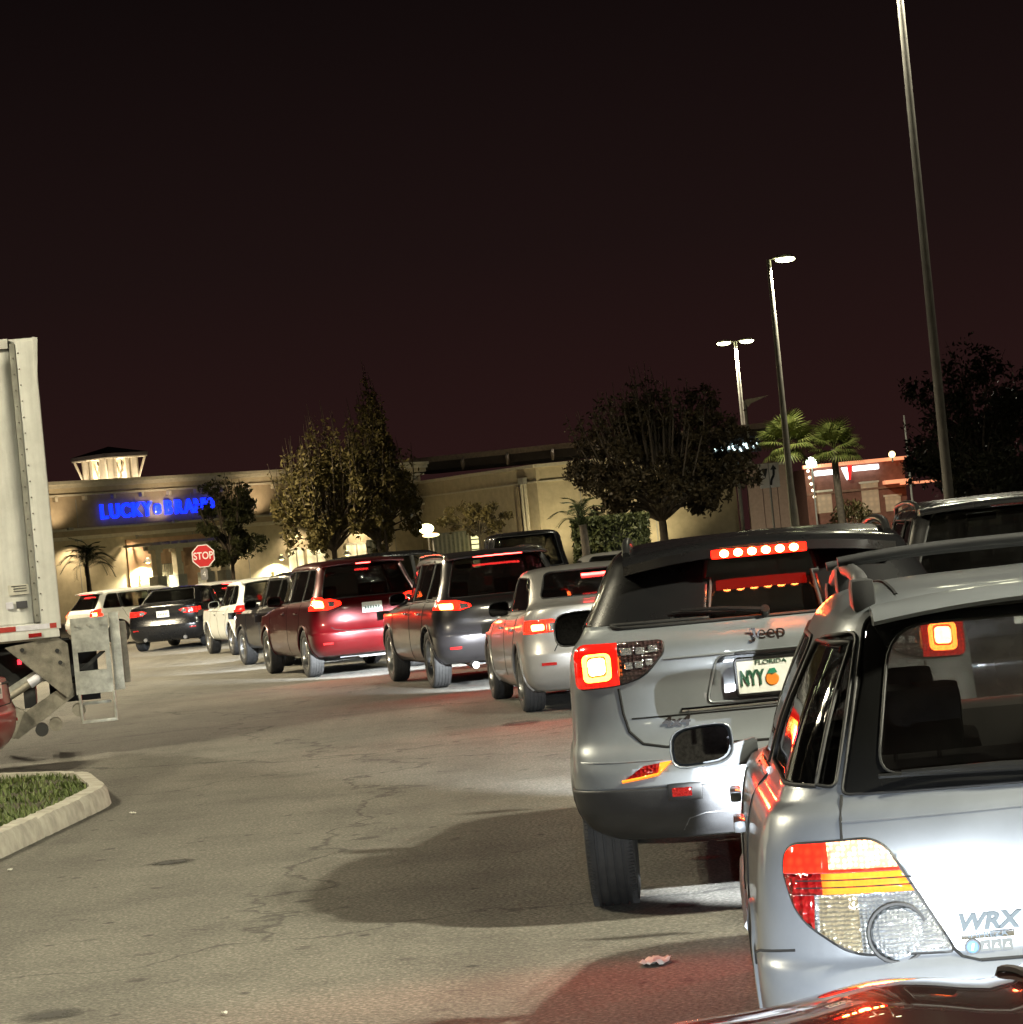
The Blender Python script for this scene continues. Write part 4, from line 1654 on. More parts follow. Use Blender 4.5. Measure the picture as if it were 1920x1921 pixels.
def make_car(kind, name, label, paint, loc, rz, L=4.6, hw=.9, H=1.68, belt=1.08, rake=.42, deck=1.03, deck_len=.5, slope=.78, boxy=0,
             lamp=None, lit=True, lampmat=None, core=None, high=True, plate_z=None, R=.345, spokes=5, rim=ALLOY, power=0, mirror=True,
             rails=False, lip=True, glass=None, detail=4, cladding=False, clear=None, exhaust=0, chrome=None, interior=True, mirror_paint=None, group=None):
    glass = glass or DARKG
    if kind == 'sedan':
        K = keys_sedan(L, hw, H, deck, deck_len, slope)
        bz = .96
    else:
        K = keys_suv(L, hw, H, belt, rake, boxy)
        bz = belt
    c = Car(name, label, 'car', paint, K, loc, rad(rz), detail, group, NR=24, NS=26)
    r = c.root
    ya, yb = .86 if kind != 'sedan' else .95, L - .92
    if kind == 'sedan':
        zt = H - .06
        c.window(roundpoly([(-(hw - .27), deck + .075), (hw - .27, deck + .075), (hw - .40, zt), (-(hw - .40), zt)], [.05, .05, .08, .08]), 'rear', glass, 'rear_window', .008, minn=.05, cond=lambda q: q.y < L * .5)
        y0 = deck_len + slope
        c.window(roundpoly([(deck_len + slope * .42, bz + .06), (1.98, bz + .035), (1.96, H - .10), (y0 + .08, H - .11)], [.04, .02, .02, .12]), 'left', glass, 'rear_door_window', .007, True, minn=.25)
        c.window(roundpoly([(2.05, bz + .03), (L - 1.42, bz + .01), (L - 2.0, H - .14), (2.05, H - .10)], [.02, .03, .08, .02]), 'left', CLEARG, 'front_door_window', .007, True, minn=.25)
        wf = (hw - .26, bz + .06, hw - .36, H - .09)
    else:
        zt = H - .085
        c.window(roundpoly([(-(hw - .22), belt + .05), (hw - .22, belt + .05), (hw - .34 - .05 * (1 - boxy), zt), (-(hw - .34 - .05 * (1 - boxy)), zt)], [.05, .05, .07, .07]), 'rear', glass, 'rear_window', .009)
        zs = H - .125
        c.window(roundpoly([(.46, belt + .055), (1.02, belt + .04), (1.0, zs), (.46 + rake * .55, zs)], [.06, .02, .02, .06]), 'left', glass, 'quarter_window', .008, True, minn=.25)
        c.window(roundpoly([(1.09, belt + .035), (1.97, belt + .015), (1.96, zs), (1.08, zs)], .025), 'left', glass, 'rear_door_window', .007, True, minn=.25)
        c.window(roundpoly([(2.04, belt + .012), (L - 1.40, belt - .01), (L - 2.02, zs - .03), (2.04, zs)], [.02, .03, .08, .02]), 'left', CLEARG, 'front_door_window', .007, True, minn=.25)
        wf = (hw - .26, belt + .04, hw - .36, H - .10)
    for pa, pb_ in (((1.98, 2.05), (bz + .03, H - .11)),) if kind == 'sedan' else (((1.975, 2.038), (belt + .02, H - .13)), ((1.022, 1.085), (belt + .045, H - .13))):
        c.window([(pa[0], pb_[0]), (pa[1], pb_[0]), (pa[1], pb_[1]), (pa[0], pb_[1])], 'left', TRIM, 'pillar_trim', 0, True, inset=0, minn=.25)
    c.window(roundpoly([(-wf[0], wf[1]), (wf[0], wf[1]), (wf[2], wf[3]), (-wf[2], wf[3])], .06), 'front', CLEARG, 'windscreen', .007, minn=.15, cond=lambda q: q.y > L * .45)
    if lamp:
        sp = []
        if core:
            cx_ = sum(q[0] for q in core) / len(core)
            cz_ = sum(q[1] for q in core) / len(core)
            core = roundpoly([(cx_ + (q[0] - cx_) * .72, cz_ + (q[1] - cz_) * .70) for q in core], .02)
            sp.append((core, BRAKE_CORE if lit else LENS_RED, 'brake_lamp', .010))
        if clear:
            sp.append((clear, LENS_CLEAR, 'reversing_lamp', .008))
        c.lamp(lamp, 'rear', lampmat or (BRAKE_RED if lit else LENS_RED), 'tail_lamp', .008, .02, .005, True, splits=sp)
    if cladding:
        pb = cut(c.bm, [(-2, -1), (2, -1), (2, .56), (-2, .56)], 'rear', .02)
        piece(pb, 'lower_bumper', BLACKP, r, .005, .02)
    if high:
        if kind == 'sedan':
            p, n = c.hit(0, H - .115, 'rear')
            hz, hy = H - .115, p.y - .02
            hwid = .30
        else:
            hz, hy, hwid = H - .075, .15 + rake * .72 - .06, high if isinstance(high, float) else .34
        box('high_brake_lamp', (0, hy, hz), (hwid, .03, .026), BRAKE_BAR if lit else LENS_RED, r, None, .006)
    if kind != 'sedan' and lip:
        spoiler(c, hw - .30, .15 + rake * .45, .15 + rake * 1.05, H - .045, H - .028, .028, paint, drop=.03, curve=.05)
    pz = plate_z or (.80 if kind == 'sedan' else .95)
    o, M = c.plate(0, pz, PLATEW, frame=False)
    for i in range(6):
        box('plate_character', (-.10 + i * .04, -.005, .0055), (.022, .05, .002), m_plain('plate grey green', (.14, .20, .16), .6), o)
    for s in (-1, 1):
        ax = 'left' if s < 0 else 'right'
        c.line('panel_gap', [(2.01, bz), (2.0, .7), (1.98, .34)], ax, .004)
        c.line('panel_gap', [(1.04, bz), (1.10, .82), (1.28, .60), (1.32, .36)], ax, .004)
        c.line('panel_gap', [(L - 1.38, bz - .02), (L - 1.32, .7), (L - 1.36, .34)], ax, .004)
        for yy in (1.22, 2.16):
            p, n = c.hit(yy, bz - .13, ax)
            if p is not None:
                box('door_handle', (p.x + .016 * s, yy + .1, bz - .13), (.03, .19, .03), chrome or paint, r, None, .01)
        if chrome:
            c.line('window_moulding', [(deck_len + .5 if kind == 'sedan' else .5, bz + .02), (2.0, bz + .005), (L - 1.42, bz - .01)], ax, .008, chrome)
        lz = .90 if kind == 'sedan' else belt - .08
        c.line('panel_gap', [(s * (hw - .28), lz - .28), (s * (hw - .33), .70), (s * .4, .665), (0, .66)], 'rear', .005)
        if rails:
            pts = [c.hit(s * (hw - .31), y, 'top')[0] + Vector((0, 0, .045)) for y in np.linspace(.75, L - 2.3, 12)]
            pts = [pts[0] + Vector((0, -.08, -.05)), *pts, pts[-1] + Vector((0, .08, -.05))]
            tube('roof_rail', pts, .017, rails, r, 8)
        if exhaust:
            tube('exhaust', [(s * .48, .06, .27), (s * .48, .45, .29)], .045, STEEL, r, 12)
        # bumper reflector
        p, n = c.hit(s * (hw - .22), .50, 'rear')
        if p is not None:
            o2 = box('bumper_reflector', (0, 0, 0), (.15, .03, .01), REFLR, r, None, .004)
            o2.matrix_local = basis(Vector((0, 0, 1)).cross(n), (0, 0, 1), p + n * .004)
    c.arches((ya, yb), R, R + .045, (.016, BLACKP if cladding else paint))
    c.wheels((ya, yb), hw - .125, R, .225, R - .115, rim, spokes, 40, True)
    if mirror:
        c.door_mirror(L - 1.55, bz + .0, mirror_paint or paint, .22, .15, .05)
    bm = bmesh.new()
    add_box(bm, (0, L / 2, .33 if kind != 'sedan' else .27), (1.0, L - .6, .12))
    bm_obj('underbody', bm, BLACKP, r)
    bm = bmesh.new()
    add_box(bm, (.1, .42, .31), (.62, .22, .14), None, .04)
    bm_obj('silencer', bm, STEEL, r, 40)
    if interior:
        c.cabin(.75 if kind != 'sedan' else 1.2, 2.05, L - 1.25, hw - .14, bz, bz + .07)
    if power:
        c.beams(hw - .24, .70 if kind == 'sedan' else .82, power)
    if lit and core:
        c.red_light(hw - .15, .86 if kind == 'sedan' else 1.03, 45)
    c.finish()
    return c


# silver saloon ahead of the grey sport utility car
make_car('sedan', 'saloon_car', 'light silver saloon with lit brake lamps ahead of the silver grey sport utility car', SILVER2,
         place_by_tyre(985, 1336, 6.7, .86, .95), 6.7, 4.65, .895, 1.44, deck=1.05, deck_len=.42, slope=.85, power=1500,
         lamp=roundpoly([(-.885, .80), (-.56, .815), (-.53, .90), (-.60, .935), (-.885, .93)], .02),
         core=[(-.82, .815), (-.66, .82), (-.66, .905), (-.82, .905)], clear=[(-.64, .82), (-.55, .82), (-.55, .90), (-.64, .90)], plate_z=.72, R=.325, mirror_paint=BLACKC, exhaust=0)
# dark grey crossover
make_car('suv', 'crossover', 'dark grey crossover with bright brake bar between the saloon and the dark red one', DKGREY,
         place_by_tyre(815, 1291, 12.6, .88, .86), 12.6, 4.65, .925, 1.67, belt=1.06, rake=.5, power=3000,
         lamp=roundpoly([(-.90, .98), (-.60, .955), (-.46, .99), (-.47, 1.02), (-.62, 1.075), (-.88, 1.09)], .02),
         core=[(-.86, .965), (-.65, .955), (-.65, 1.055), (-.86, 1.06)], clear=[(-.60, .97), (-.50, .98), (-.50, 1.03), (-.60, 1.04)],
         plate_z=.86, R=.365, rim=ALLOY, rails=CHROME, chrome=CHROME, exhaust=1, high=.62)
# dark red sport utility car
make_car('suv', 'sport_utility_car', 'dark red sport utility car with glowing round brake lamps beside the dark grey crossover', DKRED,
         place_by_tyre(582, 1271, 16.4, .87, .86), 16.4, 4.75, .925, 1.72, belt=1.10, rake=.42, power=1500,
         lamp=roundpoly([(-.91, 1.00), (-.66, .99), (-.45, 1.05), (-.45, 1.10), (-.66, 1.175), (-.88, 1.20)], .02),
         core=roundpoly([(-.86, 1.01), (-.68, 1.005), (-.68, 1.14), (-.84, 1.17)], .03), clear=roundpoly([(-.64, 1.03), (-.54, 1.04), (-.54, 1.11), (-.64, 1.12)], .03),
         plate_z=.98, R=.36, rim=ALLOY, chrome=None, high=.22, cladding=False)
# mostly hidden dark car
make_car('suv', 'hatchback', 'dark car mostly hidden between the dark red one and the pale small car', DKGREY,
         place_by_tyre(528, 1250, 20, .85, .86), 20, 4.3, .88, 1.60, belt=1.02, rake=.5, lit=False, power=900,
         lamp=roundpoly([(-.86, .90), (-.62, .90), (-.62, 1.04), (-.84, 1.04)], .03), high=False, R=.33, detail=3, interior=False, lampmat=TAIL_DIM)
# pale small car
make_car('suv', 'hatchback', 'white small car in the queue left of the dark red sport utility car', WHITEC,
         place_by_tyre(438, 1229, 18, .83, .86), 18, 4.1, .86, 1.52, belt=.98, rake=.55, lit=False, power=900,
         lamp=roundpoly([(-.84, .86), (-.64, .86), (-.64, 1.0), (-.82, 1.0)], .03), high=False, R=.32, detail=3, interior=False, lampmat=TAIL_DIM)
# black saloon across the junction
make_car('sedan', 'saloon_car', 'black saloon with white plate and red tail lamps near the stop sign', BLACKC,
         place_by_tyre(264, 1222, -7, .87, .95), -7, 4.85, .91, 1.46, deck=1.05, deck_len=.42, slope=.9, power=300,
         lamp=roundpoly([(-.90, .82), (-.50, .84), (-.38, .92), (-.50, .955), (-.88, .96)], .02), lampmat=m_emit('black saloon lamp', (1, .02, .01), 2.2, (.35, .01, .01), .9, 18),
         core=None, clear=[(-.56, .85), (-.44, .86), (-.44, .93), (-.56, .94)], plate_z=.85, R=.33, high=False, detail=3, exhaust=1)
# white estate at far left
_p = P(140, 1150, 73)
make_car('suv', 'estate_car', 'white estate car seen from its side behind the black saloon at far left', WHITEC,
         (_p.x, _p.y, 0), -52, 4.8, .90, 1.53, belt=.98, rake=.45, detail=3, high=.7, interior=True,
         lamp=roundpoly([(-.89, .80), (-.66, .80), (-.62, .98), (-.86, 1.04)], .03), core=[(-.86, .82), (-.72, .82), (-.72, .94), (-.84, .94)], R=.33, plate_z=.8)
# car ahead of the white one
_p = P(442, 1110, 70)
make_car('suv', 'hatchback', 'far pale car with lit high brake lamp ahead of the white small car', WHITEC,
         (_p.x, _p.y, 0), 22, 4.3, .88, 1.47, belt=.98, rake=.5, detail=3, high=.4, interior=False,
         lamp=roundpoly([(-.86, .85), (-.64, .85), (-.64, 1.0), (-.84, 1.0)], .03), R=.33)
# black car crossing behind the dark red one
_p = P(640, 1100, 58)
make_car('suv', 'sport_utility_car', 'black car seen over the roofs of the dark red and grey cars', BLACKC,
         (_p.x - .5, _p.y, 0), -62, 4.7, .92, 1.80, belt=1.12, rake=.75, detail=3, high=False, lit=False, R=.36,
         lamp=roundpoly([(-.90, 1.0), (-.64, 1.0), (-.64, 1.16), (-.86, 1.2)], .03), lampmat=TAIL_DIM)
# boxy dark off-roader
_p = P(992, 1060, 50)
make_car('suv', 'off_roader', 'boxy dark off-roader with upright back beyond the light silver saloon', BLACKC,
         (_p.x, _p.y, 0), 4, 4.4, .90, 1.93, belt=1.18, rake=.10, boxy=1.0, detail=3, high=False, lit=False, lip=False, R=.38, cladding=True,
         lamp=[(-.84, .98), (-.70, .98), (-.70, 1.14), (-.84, 1.14)])
# pale saloon roof
_p = P(1150, 1100, 42)
make_car('sedan', 'saloon_car', 'pale saloon whose roof shows between the light silver saloon and the hedge', SILVER2,
         (_p.x + .25, _p.y, 0), 2, 4.6, .88, 1.43, detail=3, lit=False, high=False, R=.33, interior=False,
         lamp=[(-.86, .82), (-.55, .82), (-.55, .93), (-.86, .93)])
# dark sport utility car in the lane at right
make_car('suv', 'sport_utility_car', 'black sport utility car at right edge, in the lane beyond the silver estate', BLACKC,
         (3.32, 17.2, 0), -4, 4.9, .96, 1.73, belt=1.16, rake=.42, detail=4, rails=TRIM, lit=False, R=.38, high=.4,
         lamp=roundpoly([(-.94, 1.05), (-.70, 1.05), (-.68, 1.22), (-.90, 1.26)], .03), lampmat=LENS_SMOKE)
# red car at the left edge, tail end only in view
_p = G(30, 1436)
make_car('sedan', 'saloon_car', 'red car cut off by the left edge beneath the white lorry', REDC,
         (-4.86, 24.72, 0), 86, 4.5, .86, 1.42, deck=.90, detail=4, lit=False, high=False, R=.32,
         lamp=roundpoly([(-.84, .72), (-.56, .72), (-.56, .86), (-.82, .88)], .03))


# ------------------------------------------------------------------ bonnet of the car the picture is taken from
def own_bonnet():
    paint, n_, b_ = nodes('own bonnet paint')
    setp(b_, color=(.03, .012, .012), rough=.3, metal=.3, coat=1.0, coat_rough=.02)
    tn = noise_node(n_, 25, 5, .7)
    bump(n_, b_, tn.outputs['Fac'], .02, .01)
    root = thing('car', 'dark glossy car bonnet reflecting red lamps in the bottom right corner', 'car', (.70, 0, 0), rad(-5))
    nx, ny = 70, 44
    bm = bmesh.new()

    def top(x, y):
        a = abs(x)
        # fender crest, gutter, raised centre
        z = 1.262 - .05 * max(0, (a - .80) / .15) ** 2
        z += .018 * math.exp(-((a - .60) / .09) ** 2)
        z += .035 / (1 + math.exp((a - .455) / .014))
        z += .008 * math.cos(min(a, .45) / .45 * 1.5)
        t = y - 2.2
        z -= (.06 * t + .10 * t * t) if t > 0 else .03 * t
        t = (y - 2.84) / .18
        z -= .12 * t * t if t > 0 else 0
        return z
    g = []
    for j in range(ny + 1):
        y = 1.35 + (3.02 - 1.35) * j / ny
        row = []
        for i in range(nx + 1):
            x = -.95 + 1.9 * i / nx
            yy = y - .16 * (abs(x) / .95) ** 3 * (j / ny)
            row.append(bm.verts.new((x, yy, top(x, y))))
        g.append(row)
    for j in range(ny):
        for i in range(nx):
            bm.faces.new((g[j][i], g[j][i + 1], g[j + 1][i + 1], g[j + 1][i]))
    o = bm_obj('bonnet', bm, paint, root, 60)
    md = o.modifiers.new('thickness', 'SOLIDIFY')
    md.thickness = .02
    md.offset = -1
    # fenders, front panel, grille, lamps
    for s in (-1, 1):
        prism('fender', [(1.35, .45), (2.78, .45), (2.80, .62), (2.72, .84), (1.35, .95)], 0, s * .93, s * .96, paint, root)
        bm = bmesh.new()
        add_box(bm, (s * .70, 2.92, .90), (.30, .08, .13), None, .03)
        hl = bm_obj('headlight', bm, LENS_CLEAR, root, 40)
        spot('headlight_beam', (s * .70, 3.02, .90), (s * .70 + 1.6, 13, .66), 1700, rad(50), .9, (.90, .96, 1.0), root, .008)
        box('headlight_shade', (s * .70, 3.12, .961), (.34, .008, .12), BLACKP, root)
    box('grille', (0, 2.93, .74), (1.05, .05, .24), TRIM, root, None, .03)
    box('front_bumper', (0, 2.96, .50), (1.8, .14, .20), BLACKP, root, None, .04)
    for s in (-1, 1):
        pts = [(s * .475, y, top(s * .475, y) + .003) for y in np.linspace(1.4, 2.9, 20)]
        tube('panel_gap', pts, .004, GAP, root, 5)


own_bonnet()


# ------------------------------------------------------------------ box lorry with tail lift
def lorry():
    m, n, b = nodes('lorry white panel')
    setp(b, rough=.5, coat=.15)
    t = noise_node(n, 1.6, 8, .7)
    r_ = ramp_node(n, t.outputs['Fac'], [(.3, (.60, .61, .57)), (.55, (.76, .77, .73)), (.8, (.80, .80, .77))])
    mp = n.nodes.new('ShaderNodeMapping')
    mp.inputs['Scale'].default_value = (9, 9, .7)
    cc = n.nodes.new('ShaderNodeTexCoord')
    n.links.new(cc.outputs['Object'], mp.inputs[0])
    st = noise_node(n, 1.5, 5, .6, vec=mp.outputs[0])
    rs = ramp_node(n, st.outputs['Fac'], [(.35, (.80,) * 3), (.6, (1,) * 3)])
    mx = n.nodes.new('ShaderNodeMix')
    mx.data_type = 'RGBA'
    mx.blend_type = 'MULTIPLY'
    mx.inputs['Factor'].default_value = .7
    n.links.new(r_.outputs[0], mx.inputs['A'])
    n.links.new(rs.outputs[0], mx.inputs['B'])
    n.links.new(mx.outputs['Result'], b.inputs['Base Color'])
    bump(n, b, t.outputs['Fac'], .25, .05)
    PANEL = m
    GALV = m_plain('galvanised steel', (.42, .42, .38), .45, .55, var=.35, scale=9, bump_s=.15)
    DARKS = m_plain('chassis black', (.02, .02, .02), .6, var=.4)
    RUST = m_plain('weathered steel', (.24, .22, .18), .6, .4, var=.45, scale=7, bump_s=.3)
    REDT = m_plain('tape red', (.42, .05, .04), .35, var=.15, scale=20)
    WHT = m_plain('tape white', (.70, .70, .78), .35, var=.1, scale=20)
    d0 = 26.5
    e = P(129, 1200, d0)
    root = thing('box_lorry', 'tall white box lorry with folded steel tail lift at left edge', 'lorry', (e.x - .08, d0, 0), rad(10))
    # local frame: +x = rear of lorry (towards image right), y>0 = away; side panel at y=0
    H0, H1, Lb, Wb = 1.30, 4.18, 7.2, 2.45
    # side skin: separate sheets with standing seam and rivets; the skin bows slightly
    pw = 1.22
    x1 = -.235
    k = 0
    while x1 > -Lb:
        x0 = max(x1 - pw, -Lb)
        bm = bmesh.new()
        N, M = 10, 24
        rnd = random.Random(70 + k)
        dents = [(rnd.uniform(x0 + .1, x1 - .1), rnd.uniform(H0 + .1, H0 + .8), rnd.uniform(.05, .10), rnd.uniform(.006, .014)) for _ in range(7)]
        g = []
        for i in range(N + 1):
            for j in range(M + 1):
                x = x0 + (x1 - x0) * i / N
                z = H0 + .06 + (H1 - H0 - .14) * (j / M) ** 1.4
                y = -.004 * math.sin(math.pi * i / N) + sum(q[3] * math.exp(-((x - q[0]) ** 2 + (z - q[1]) ** 2) / q[2] ** 2) for q in dents)
                g.append(bm.verts.new((x, y, z)))
        for i in range(N):
            for j in range(M):
                a = i * (M + 1) + j
                bm.faces.new((g[a], g[a + M + 1], g[a + M + 2], g[a + 1]))
        o = bm_obj('side_panel', bm, PANEL, root, 60)
        md = o.modifiers.new('t', 'SOLIDIFY')
        md.thickness = .012
        md.offset = 1 if o.data.polygons[0].normal.y > 0 else -1
        x1 = x0
        k += 1
    # rear corner post with its own bend, seam strip with rivets
    box('corner_post', (-.08, .05, (H0 + H1) / 2), (.20, .12, H1 - H0), PANEL, root, None, .012)
    box('seam_strip', (-.205, -.010, (H0 + H1) / 2 + .03), (.055, .016, H1 - H0 - .10), m_plain('seam grey', (.33, .33, .29), .5, .3, var=.3), root, None, .004)
    bm = bmesh.new()
    for z in np.arange(H0 + .15, H1 - .1, .16):
        for dx in (-.205, -.150):
            bmesh.ops.create_icosphere(bm, subdivisions=1, radius=.009, matrix=Matrix.Translation((dx, -.020 if dx < -.2 else -.012, z + (.05 if dx > -.2 else 0))))
    rv = bm_obj('rivets', bm, m_plain('rivet', (.12, .11, .09), .5, .5), root)
    rv['kind'] = 'stuff'
    # top rail with bent corner cap
    box('top_rail', (-Lb / 2 - .12, .03, H1 - .02), (Lb - .24, .12, .10), PANEL, root, None, .012)
    prism('corner_cap', [(.0, H1 + .03), (.055, H1 + .02), (.035, H1 - .20), (.015, H1 - .42), (.0, H1 - .42)], 1, -.02, .10, PANEL, root)
    box('roof', (-Lb / 2, Wb / 2, H1 + .01), (Lb, Wb - .05, .03), PANEL, root)
    box('far_side', (-Lb / 2, Wb, (H0 + H1) / 2), (Lb, .03, H1 - H0), PANEL, root)
    box('front_wall', (-Lb, Wb / 2, (H0 + H1) / 2), (.04, Wb, H1 - H0), PANEL, root)
    box('rear_door', (.0, Wb / 2 + .05, (H0 + H1) / 2), (.05, Wb - .25, H1 - H0 - .1), PANEL, root)
    box('deck', (-Lb / 2, Wb / 2, H0 - .02), (Lb - .05, Wb - .1, .06), DARKS, root)
    # bottom rail with reflective tape blocks
    box('bottom_rail', (-Lb / 2, .02, H0 - .005), (Lb, .05, .15), PANEL, root, None, .006)
    xx = -.02
    i = 0
    seq = [(.07, REDT), (.33, WHT), (.30, REDT), (.62, WHT), (.30, REDT), (.8, WHT), (.30, REDT)]
    for wd, mt in seq:
        box('reflective_tape', (xx - wd / 2, -.0085, H0 + .035), (wd - .004, .004, .05), mt, root)
        xx -= wd
    box('side_marker', (-.24, -.013, H0 - .045), (.13, .014, .04), REFLR, root, None, .004)
    # stickers: pale data plates with a dark panel
    box('data_plate', (-.36, -.012, H0 + .42), (.20, .004, .10), m_plain('plate pale', (.55, .54, .47), .5), root)
    for q, z in enumerate((.455, .43, .405)):
        box('data_line', (-.345 if q else -.355, -.0155, H0 + z), (.13 if q else .15, .003, .008), DARKS, root)
    box('dark_sticker', (-.34, -.012, H0 + .27), (.11, .004, .07), m_plain('sticker grey', (.07, .07, .08), .4), root)
    box('pale_sticker', (-.46, -.012, H0 + .27), (.07, .004, .07), WHT, root)
    # chassis: rails, mud guard, wheels
    for y in (.75, 1.65):
        box('chassis_rail', (-Lb / 2 + .1, y, H0 - .25), (Lb, .08, .24), DARKS, root)
    box('cross_member', (-.05, Wb / 2, H0 - .18), (.12, Wb - .2, .18), DARKS, root)
    for y in (.30, Wb - .30):
        tm, rm = wheel_meshes(.48, .28, .28, 8, 40, True)
        for x in (-2.0, -5.9):
            wv = link('wheel', tm, None, root)
            if not tm.materials:
                tm.materials.append(RUBBER)
            wv.location = (x, y, .48)
            wv.rotation_euler = (0, 0, -math.pi / 2 if y < 1 else math.pi / 2)
            rr = link('rim', rm, None, wv)
            if not rm.materials:
                rm.materials.append(GALV)
    box('cab', (-Lb - 1.0, Wb / 2, 1.5), (1.7, 2.2, 2.1), PANEL, root, None, .12)
    box('mud_flap', (-.95, .35, .62), (.02, .45, .62), DARKS, root)
    # tail lift: gusset bracket, arm, ram, folded platform, step ladder
    G1 = [(-.55, 1.16), (-.03, 1.22), (.07, 1.14), (.08, .68), (.02, .60)]
    prism('gusset_plate', G1, 1, .02, .05, RUST, root, .004)
    for x, z in ((-.04, 1.08), (-.02, .96), (-.38, 1.12)):
        bm = bmesh.new()
        add_tube(bm, [(x, .005, z), (x, .03, z)], .022, 10)
        bm_obj('bolt', bm, DARKS, root, 40)
    prism('lift_arm', [(-.62, .30), (-.50, .24), (.10, .62), (.12, .74), (.02, .74), (-.56, .42)], 1, .10, .18, RUST, root, .006)
    prism('lift_arm', [(-.80, .78), (-.72, .66), (-.12, .90), (-.10, 1.02)], 1, .25, .32, DARKS, root, .006)
    prism('slotted_link', [(-.70, .68), (-.66, .58), (-.20, .82), (-.24, .92)], 1, .18, .21, GALV, root, .004)
    bm = bmesh.new()
    add_tube(bm, [(-.74, .11, .56), (-.18, .11, .86)], .035, 12)
    bm_obj('hydraulic_ram', bm, RUST, root, 40)
    bm = bmesh.new()
    add_tube(bm, [(-.34, .115, .775), (-.16, .115, .87)], .05, 12)
    bm_obj('ram_sleeve', bm, WHT, root, 40)
    bm = bmesh.new()
    for x, z in ((.12, .47), (-.12, .35), (-.26, .31)):
        add_tube(bm, [(x, .06, z), (x, .30, z)], .065, 16)
        bm_obj('roller', bm, RUST if x > -.2 else DARKS, root, 40)
        bm = bmesh.new()
    bm.free()
    box('pivot_block', (-.55, .14, .42), (.18, .22, .30), RUST, root, Matrix.Rotation(rad(25), 3, 'Y'), .02)
    box('tool_box', (-1.05, .25, .72), (.5, .4, .5), DARKS, root, None, .02)
    box('pump_box', (-.42, .42, .96), (.5, .3, .36), DARKS, root, None, .02)
    tail = box('tail_marker', (-.42, .24, 1.0), (.04, .02, .05), m_emit('lorry marker', (1, .03, .05), 2.5), root, None, .005)
    box('shade_backing', (.10, .34, .86), (.50, .02, .62), DARKS, root)  # dark sheet standing in for the shaded hollow behind the platform
    box('underdeck_filler', (-1.9, .35, .72), (1.1, .5, .5), DARKS, root, None, .08)  # dark block added to fill the shaded gap under the deck
    box('mud_flap', (-.72, 1.9, .62), (.02, .5, .7), DARKS, root)  # second flap, added to deepen the dark under the deck
    box('rear_underrun', (-.35, 1.3, .62), (.12, 2.0, .18), DARKS, root)
    # folded platform seen edge on: plate with window, second leaf behind
    pl = bmesh.new()
    for (c, s) in (((.295, .06, 1.21), (.37, .05, .34)), ((.295, .06, .735), (.37, .05, .23)), ((.135, .06, .945), (.05, .05, .20)), ((.455, .06, .945), (.05, .05, .20))):
        add_box(pl, c, s)
    bmesh.ops.remove_doubles(pl, verts=pl.verts[:], dist=1e-3)
    bm_obj('lift_platform', pl, GALV, root)
    for x in (.17, .29, .42):
        bm = bmesh.new()
        add_tube(bm, [(x, .015, 1.31), (x, .05, 1.31)], .018, 10)
        bm_obj('bolt', bm, GALV, root, 40)
    prism('brace', [(.16, .86), (.22, .86), (.44, 1.03), (.38, 1.03)], 1, .10, .13, DARKS, root)
    box('platform_leaf', (.545, .10, 1.02), (.10, .08, .78), GALV, root, None, .01)
    box('platform_leaf', (.63, .22, 1.0), (.06, .1, .62), RUST, root, None, .01)
    lad = bmesh.new()
    add_tube(lad, [(.14, .04, .63), (.15, .04, .33)], .016, 8)
    add_tube(lad, [(.48, .04, .63), (.48, .04, .33)], .016, 8)
    bm_obj('step_rail', lad, GALV, root, 40)['kind'] = 'stuff'
    box('step_tread', (.315, .05, .345), (.34, .09, .028), GALV, root, None, .004)
    box('step_tread', (.30, .22, .52), (.30, .09, .028), GALV, root, None, .004)


lorry()
# ------------------------------------------------------------------ lamp posts
LAMPC = (1.0, 0.95, 0.72)
POLEM = m_plain('pole bronze grey', (.30, .28, .24), .5, .3, var=.2, scale=4)
LENSM = m_emit('area lamp lens', (.96, 1.0, .55), 14, (.8, .8, .7))


def lamp_post(label, base, H, heads, power, aim=None, r=.12, yaw=0.0, color=LAMPC, pm=None):
    root = thing('lamp_post', label, 'lamp post', base, yaw, 'parking lot lamp posts')
    bm = bmesh.new()
    add_lathe(bm, [(.0005, 0), (.28, 0), (.28, .55), (.25, .62), (.0005, .62)], 'z', 20, False)
    bm_obj('concrete_base', bm, CONC, root, 30)
    tube('pole', [(0, 0, .6), (0, 0, H * .5), (0, 0, H)], [r, r * .8, r * .58], pm or POLEM, root, 14)
    for a in heads:
        M = Matrix.Rotation(a, 4, 'Z')
        hd = bpy.data.objects.new('lamp_head', bpy.data.meshes.new('lamp_head'))
        bm = bmesh.new()
        add_box(bm, (.62, 0, H + .06), (.62, .42, .13), None, .04)
        add_tube(bm, [(0, 0, H - .04), (.2, 0, H + .03), (.4, 0, H + .05)], .04, 8)
        bmesh.ops.transform(bm, matrix=M, verts=bm.verts[:])
        hd = bm_obj('lamp_head', bm, POLEM, root, 40)
        bm = bmesh.new()
        bmesh.ops.create_uvsphere(bm, u_segments=16, v_segments=8, radius=1)
        bmesh.ops.scale(bm, verts=bm.verts[:], vec=(.40, .26, .12))  # lens swollen past its housing, its shape stands in for glow
        bmesh.ops.translate(bm, verts=bm.verts[:], vec=(.66, 0, H - .06))
        bmesh.ops.transform(bm, matrix=M, verts=bm.verts[:])
        bm_obj('lamp_lens', bm, LENSM, hd, 60)
        if power:
            p = M @ Vector((.66, 0, H - .24))
            q = p + Vector((0, 0, -5)) if aim is None else Vector(aim)
            spot('lamp_light', p, q, power, rad(155), .35, color, root, .28)
    return root


